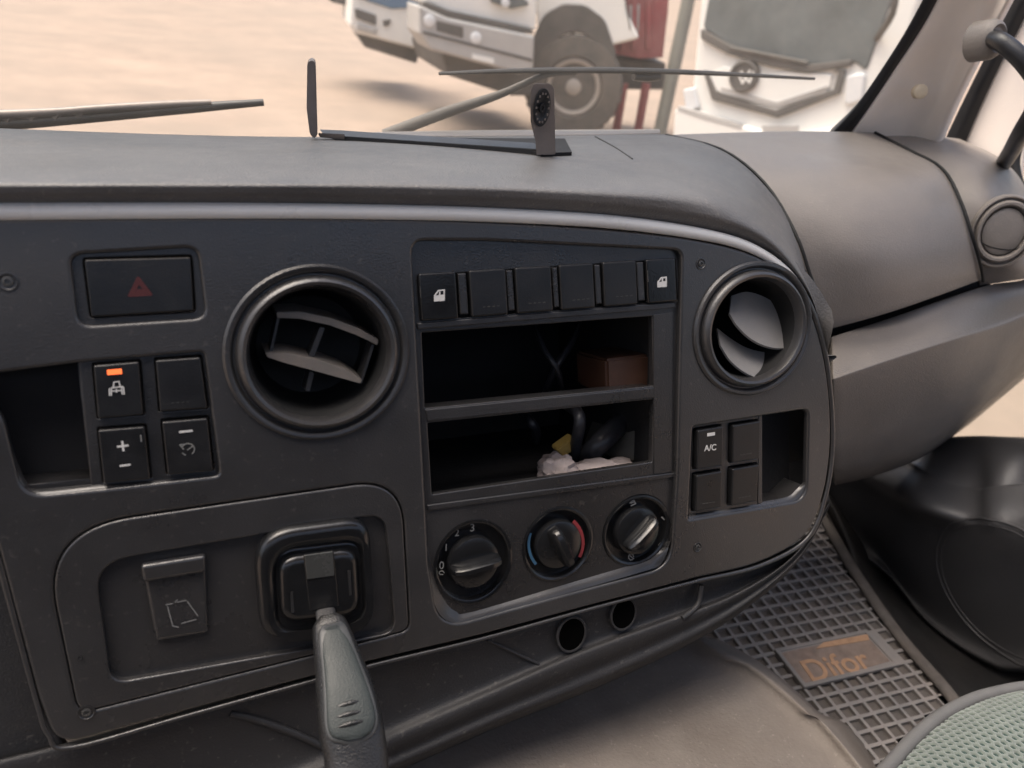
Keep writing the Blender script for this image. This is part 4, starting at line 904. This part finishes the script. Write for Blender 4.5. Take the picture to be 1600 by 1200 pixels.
# honeycomb knit: hexagon rims stand over the backing
bm = bmesh.new(); a_ = .0040; rin = .62
from mathutils.bvhtree import BVHTree
cush = [o for o in bpy.data.objects if o.name.startswith('seat_cushion')][0]
Wc = wmat(cush); me_ = cush.data
bvh = BVHTree.FromPolygons([Wc @ v.co for v in me_.vertices], [list(p.vertices) for p in me_.polygons])
fe = [p.xy for p in crom(front, 4)]+[cpt.xy]
hv = {}
def hit(x, y, dz):
    h = bvh.ray_cast(Vector((x, y, 0)), Vector((0,0,-1)))
    return None if h[0] is None else h[0]+h[1]*(dz if h[1].z > 0 else -dz)
for i in range(-6, 76):
    for j in range(-24, 64):
        x = .40+(i+.5*(j%2))*a_*math.sqrt(3)*1.0; y = .02+j*a_*1.5
        if not inside(Vector((x,y)), fe): continue
        out, inn, low = [], [], []
        for k in range(6):
            an = R(30+60*k); ux, uy = math.cos(an)*a_, math.sin(an)*a_
            out.append(hit(x+ux, y+uy, .0017)); inn.append(hit(x+ux*rin, y+uy*rin, .0014)); low.append(hit(x+ux*rin*.92, y+uy*rin*.92, -.0004))
        if None in out or None in inn or None in low: continue
        if max(p.z for p in out)-min(p.z for p in out) > .03: continue
        def hvv(p):
            k = (round(p.x,4), round(p.y,4)); 
            if k not in hv: hv[k] = bm.verts.new(p)
            return hv[k]
        O_ = [hvv(p) for p in out]; I_ = [bm.verts.new(p) for p in inn]; B_ = [bm.verts.new(p) for p in low]
        for k in range(6):
            try: bm.faces.new((O_[k],O_[(k+1)%6],I_[(k+1)%6],I_[k]))
            except ValueError: pass
            bm.faces.new((I_[k],I_[(k+1)%6],B_[(k+1)%6],B_[k]))
bmesh.ops.remove_doubles(bm, verts=bm.verts[:], dist=.0004)
hc_ = link('honeycomb_fabric', finish(bm, ang=80), M['fabric'], seat); 

# ================================================================== OUTSIDE: PARKED TRUCKS
def vplane(px, py, dist, yawdeg):
    """vertical plane through a point in front of the cab; yaw turns it about the vertical"""
    p = ony(px, py, dist); a = R(yawdeg); U = Vector((math.cos(a), math.sin(a), 0)); return Frame(p, U, (0,0,1))
def slab(name, G, pxs, z0, z1, m, parent, r=.04, bev=.02):
    return link(name, plate_mesh(fillet(px2(G, pxs, z1), r), [], z0, z1, bev), m, parent, G.W)
def to_ground(G, px, py): p = G.at(px, py); return Vector((p.x, p.y, GZ))
# --- right truck facing us
T3 = vplane(1215, 110, 6.6, -62)
t3 = thing('parked_truck', 'white truck parked facing the cab at the right of the windscreen', 'truck', to_ground(T3,1215,110))
def zg(G): return GZ
slab('cab_body', T3, [(1112,-260),(1100,-60),(1090,40),(1080,150),(1058,215),(1050,330),(1420,380),(1400,230),(1398,160),(1432,20),(1484,-120),(1534,-260)], -1.9, 0, M['tpaint'], t3, .08, .05)
slab('windscreen', T3, [(1118,-160),(1110,-20),(1098,44),(1140,72),(1215,92),(1262,102),(1338,98),(1352,112),(1378,40),(1418,-60),(1458,-160)], -.03, .03, M['tglass'], t3, .08, .02)
slab('cowl', T3, [(1094,44),(1140,70),(1215,92),(1262,101),(1332,92),(1328,103),(1260,114),(1205,105),(1135,84),(1094,60)], -.02, .06, M['tdark'], t3, .02, .015)
for q in ([(1098,110),(1106,112),(1120,146),(1212,172),(1302,140),(1310,112),(1300,112),(1308,108),(1320,110),(1311,146),(1214,184),(1112,156)],):
    slab('grille_stripe', T3, q, -.02, .05, M['tdark'], t3, 0, .008)
slab('upper_grille', T3, [(1106,120),(1120,143),(1210,168),(1296,138),(1300,116),(1230,112),(1200,118),(1130,104)], -.02, .03, M['tpaint'], t3, .03, .01)
em = lathe('emblem', T3, [(.155,.0),(.155,.075),(.13,.085),(.125,.06)], T3.uv(1166,119), M['tdark'], t3, 32)
strokes('emblem_letters', T3, [[(1158,112),(1165,121),(1172,110)],[(1154,115),(1160,130),(1165,122),(1171,129),(1177,112)]], 3, .066, M['tpaint'], em)
slab('headlight', T3, [(1322,118),(1352,112),(1346,158),(1318,166)], -.02, .05, M['lamp'], t3, .05, .02)
slab('headlight', T3, [(1066,140),(1084,136),(1092,168),(1072,176)], -.02, .05, M['lamp'], t3, .03, .02)
slab('bumper', T3, [(1054,168),(1100,178),(1214,212),(1330,196),(1352,180),(1352,250),(1210,270),(1050,225)], -.2, .10, M['tpaint'], t3, .05, .03)
for k in range(3):
    slab('grille_bar', T3, [(1126,136+7*k),(1214,160+5*k),(1292,134+7*k),(1291,137+7*k),(1214,163+5*k),(1127,139+7*k)], 0, .045, M['tgrey'], t3, 0, .004)
slab('number_plate', T3, [(1190,196),(1248,196),(1246,208),(1192,210)], .09, .115, M['tgrey'], t3, .01, .004)
slab('bumper_gap', T3, [(1060,166),(1102,178),(1160,196),(1158,202),(1098,186),(1058,172)], 0, .106, M['tgrey'], t3, 0, .004)
tube('wiper_arm', [T3.at(1140,74,.07), T3.at(1200,86,.08), T3.at(1262,98,.07)], .018, M['tdark'], t3, 6, 3)
tube('mirror_arm', [T3.at(1370,60,.02), T3.at(1395,20,.3), T3.at(1402,-30,.35)], .03, M['tdark'], t3, 6, 3)
ur = T3.uv(1400,120).x
for nm, v0_, v1_, za, zb, m in (('side_window', .12, 1.0, -1.35, -.30, M['tglass']), ('door_seam', -1.0, 1.05, -.24, -.225, M['tdark']), ('door_seam', -1.0, 1.05, -1.45, -1.435, M['tdark'])):
    prism(nm, [Vector((ur-.06,v0_,za)),Vector((ur-.06,v0_,zb)),Vector((ur-.06,v1_,zb+(-.12 if nm=='side_window' else 0))),Vector((ur-.06,v1_,za))], (.16,0,0), m, t3, .005, T3.W)
prism('mirror', [Vector((ur+.12,.05,.05)),Vector((ur+.34,.05,.05)),Vector((ur+.34,.55,.05)),Vector((ur+.12,.55,.05))], (0,0,-.10), M['tdark'], t3, .03, T3.W)
for x in (1104,1328):
    W = T3.W @ Matrix.Translation((T3.uv(x,250).x, GZ+.5-T3.O.z, -.9)) @ Matrix.Rotation(R(90), 4, 'Y')
    wv = lathe('wheel', T3, [(.3,-.14),(.48,-.14),(.5,-.10),(.5,.10),(.48,.14),(.3,.14)], (0,0), M['tyre'], t3, 32, cap0=True, W=W)
    lathe('rim', T3, [(.3,.141),(.27,.15),(.2,.08),(.05,.10)], (0,0), M['rim'], wv, 24, W=W)

# --- middle truck seen from its front corner
G2 = vplane(890, 120, 10.6, -27)      # its flank
t2 = thing('parked_truck', 'white pickup truck with a large front wheel behind the wiper blade', 'truck', to_ground(G2,890,200))
slab('body_side', G2, [(835,-30),(838,20),(842,60),(858,96),(1000,60),(980,20),(975,-40),(975,-160),(850,-160)], -1.7, 0, M['tpaint'], t2, .05, .04)
slab('wheel_arch', G2, [(822,120),(832,60),(850,22),(880,6),(915,8),(945,30),(962,80),(966,170),(950,190),(946,110),(936,70),(905,48),(872,56),(850,96),(846,130)], -.5, .04, M['tdark'], t2, .3, .02)
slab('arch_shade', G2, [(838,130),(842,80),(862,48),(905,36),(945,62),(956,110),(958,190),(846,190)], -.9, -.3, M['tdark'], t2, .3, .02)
wc = G2.uv(896, 136); 
W2 = G2.W @ Matrix.Translation((wc.x, wc.y, 0))
rw = (G2.uv(896,215)-wc).length
wv = lathe('wheel', G2, [(rw*.55,-.36),(rw*.94,-.36),(rw,-.28),(rw,-.02),(rw*.95,.05),(rw*.60,.07),(rw*.55,.02)], (0,0), M['tyre'], t2, 44, cap0=True, W=W2)
bm = bmesh.new()
for k in range(40):
    a = 2*math.pi*k/40; rt_ = Matrix.Rotation(a, 3, 'Z')
    box_bm(bm, rt_ @ Vector((rw*.985, 0, -.03 if k % 2 else -.10)), (rw*.06, rw*.085, .12), rt_)
link('tyre_tread', finish(bm, False), M['tyre'], wv, W2)
lathe('rim', G2, [(rw*.56,.03),(rw*.53,.06),(rw*.47,.05),(rw*.40,-.08),(rw*.18,-.10),(rw*.16,.03),(rw*.10,.05)], (0,0), M['rim'], wv, 32, W=W2)
for k in range(8):
    a = 2*math.pi*k/8; lathe('wheel_nut', G2, [(.02,-.1),(.02,-.06),(.012,-.055)], (rw*.29*math.cos(a), rw*.29*math.sin(a)), M['tdark'], wv, 8, W=W2)
H2 = vplane(745, 50, 10.3, -4)        # its front
slab('front_body', H2, [(668,-40),(664,4),(700,22),(838,50),(842,-40),(830,-120),(680,-120)], -1.4, -.05, M['tpaint'], t2, .06, .05)
slab('hood_edge', H2, [(662,2),(700,16),(832,46),(834,54),(700,27),(660,10)], -.2, .04, M['tdark'], t2, 0, .01)
slab('bumper', H2, [(655,8),(664,12),(700,28),(836,56),(834,108),(812,116),(672,78),(655,52)], -.7, .10, M['tgrey'], t2, .05, .04)
slab('bumper_grille', H2, [(682,32),(724,42),(724,60),(682,48)], 0, .108, M['tdark'], t2, .02, .005)
for x, y in ((668,31),(740,58)): lathe('fog_lamp', H2, [(.075,.09),(.072,.12),(.05,.13)], H2.uv(x,y), M['lamp'], t2, 20)
slab('number_plate', H2, [(738,84),(772,92),(772,100),(738,92)], .09, .115, M['tpaint'], t2, .01, .004)
slab('bumper_step', H2, [(660,48),(832,92),(832,97),(662,53)], .08, .112, M['tdark'], t2, 0, .004)
slab('door_seam', G2, [(972,-30),(974,-30),(986,46),(984,46)], -.01, .012, M['tdark'], t2, 0, .003)
slab('headlight', H2, [(768,-14),(812,-8),(832,8),(800,14),(768,4)], -.03, .04, M['tglass'], t2, .05, .02)
lathe('headlight_bulb', H2, [(.06,.03),(.055,.06),(.02,.07)], H2.uv(788,4), M['lamp'], t2, 16)
slab('underbody', H2, [(690,80),(840,112),(836,150),(800,150),(700,118)], -2.6, -.5, M['tdark'], t2, .05, .03)
# --- far left truck
G1 = vplane(605, 30, 13.2, -8)
t1 = thing('parked_truck', 'far white truck with blue tinted windscreen left of the pickup', 'truck', to_ground(G1,605,60))
slab('front_body', G1, [(549,-90),(548,6),(546,40),(556,52),(655,78),(668,20),(668,-90)], -2.0, 0, M['tpaint'], t1, .06, .05)
slab('windscreen', G1, [(556,-80),(556,-4),(612,14),(662,12),(664,-80)], -.02, .03, M['tblue'], t1, .05, .02)
slab('lamp_panel', G1, [(554,12),(588,24),(588,40),(556,28)], -.02, .04, M['tdark'], t1, .03, .015)
slab('fog_panel', G1, [(558,36),(580,44),(590,44),(588,54),(558,46)], -.02, .04, M['tgrey'], t1, .02, .01)
slab('tow_cover', G1, [(598,32),(612,30),(608,40),(600,42)], -.02, .03, M['tdark'], t1, .02, .01)
slab('underbody', G1, [(556,50),(655,76),(652,100),(570,74)], -2.4, -.3, M['tdark'], t1, .05, .03)
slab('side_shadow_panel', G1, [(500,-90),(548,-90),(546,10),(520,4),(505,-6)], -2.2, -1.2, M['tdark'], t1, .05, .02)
# --- red tank body and pole between the trucks
GR = vplane(1005, 60, 11.0, -20)
rt = thing('skip_container', 'faded red metal container between the pickup wheel and the pole', 'container', to_ground(GR,1005,190))
slab('container_wall', GR, [(958,-120),(958,84),(1000,92),(1036,90),(1044,20),(1052,-120)], -1.2, 0, M['tank'], rt, .02, .02)
for x in (972,990,1012): slab('stiffener', GR, [(x,-120),(x+8,-120),(x+5,78),(x-3,78)], -.01, .05, M['tank'], rt, 0, .01)
slab('door_slot', GR, [(984,8),(1000,6),(998,50),(984,52)], -.01, .03, M['tgrey'], rt, .02, .01)
slab('chassis', GR, [(952,92),(1040,98),(1040,140),(952,140)], -1.2, -.2, M['tdark'], rt, .02, .02)
for x in (975, 1010):
    c = GR.at(x, 130, -.05); tube('support_leg', [c, Vector((c.x, c.y, GZ))], .07, M['tank'], rt, 8, 1)
GP = ony(1062, 60, 10.4); pb_ = Vector((GP.x, GP.y, GZ))
po = tag(tube('pole', [pb_-Vector((.05,0,.2)), pb_+Vector((0,0,1.2)), pb_+Vector((.05,0,3.4))], [.10,.10,.09], M['pole'], None, 12, 3), 'grey green post standing left of the white truck', 'pole')
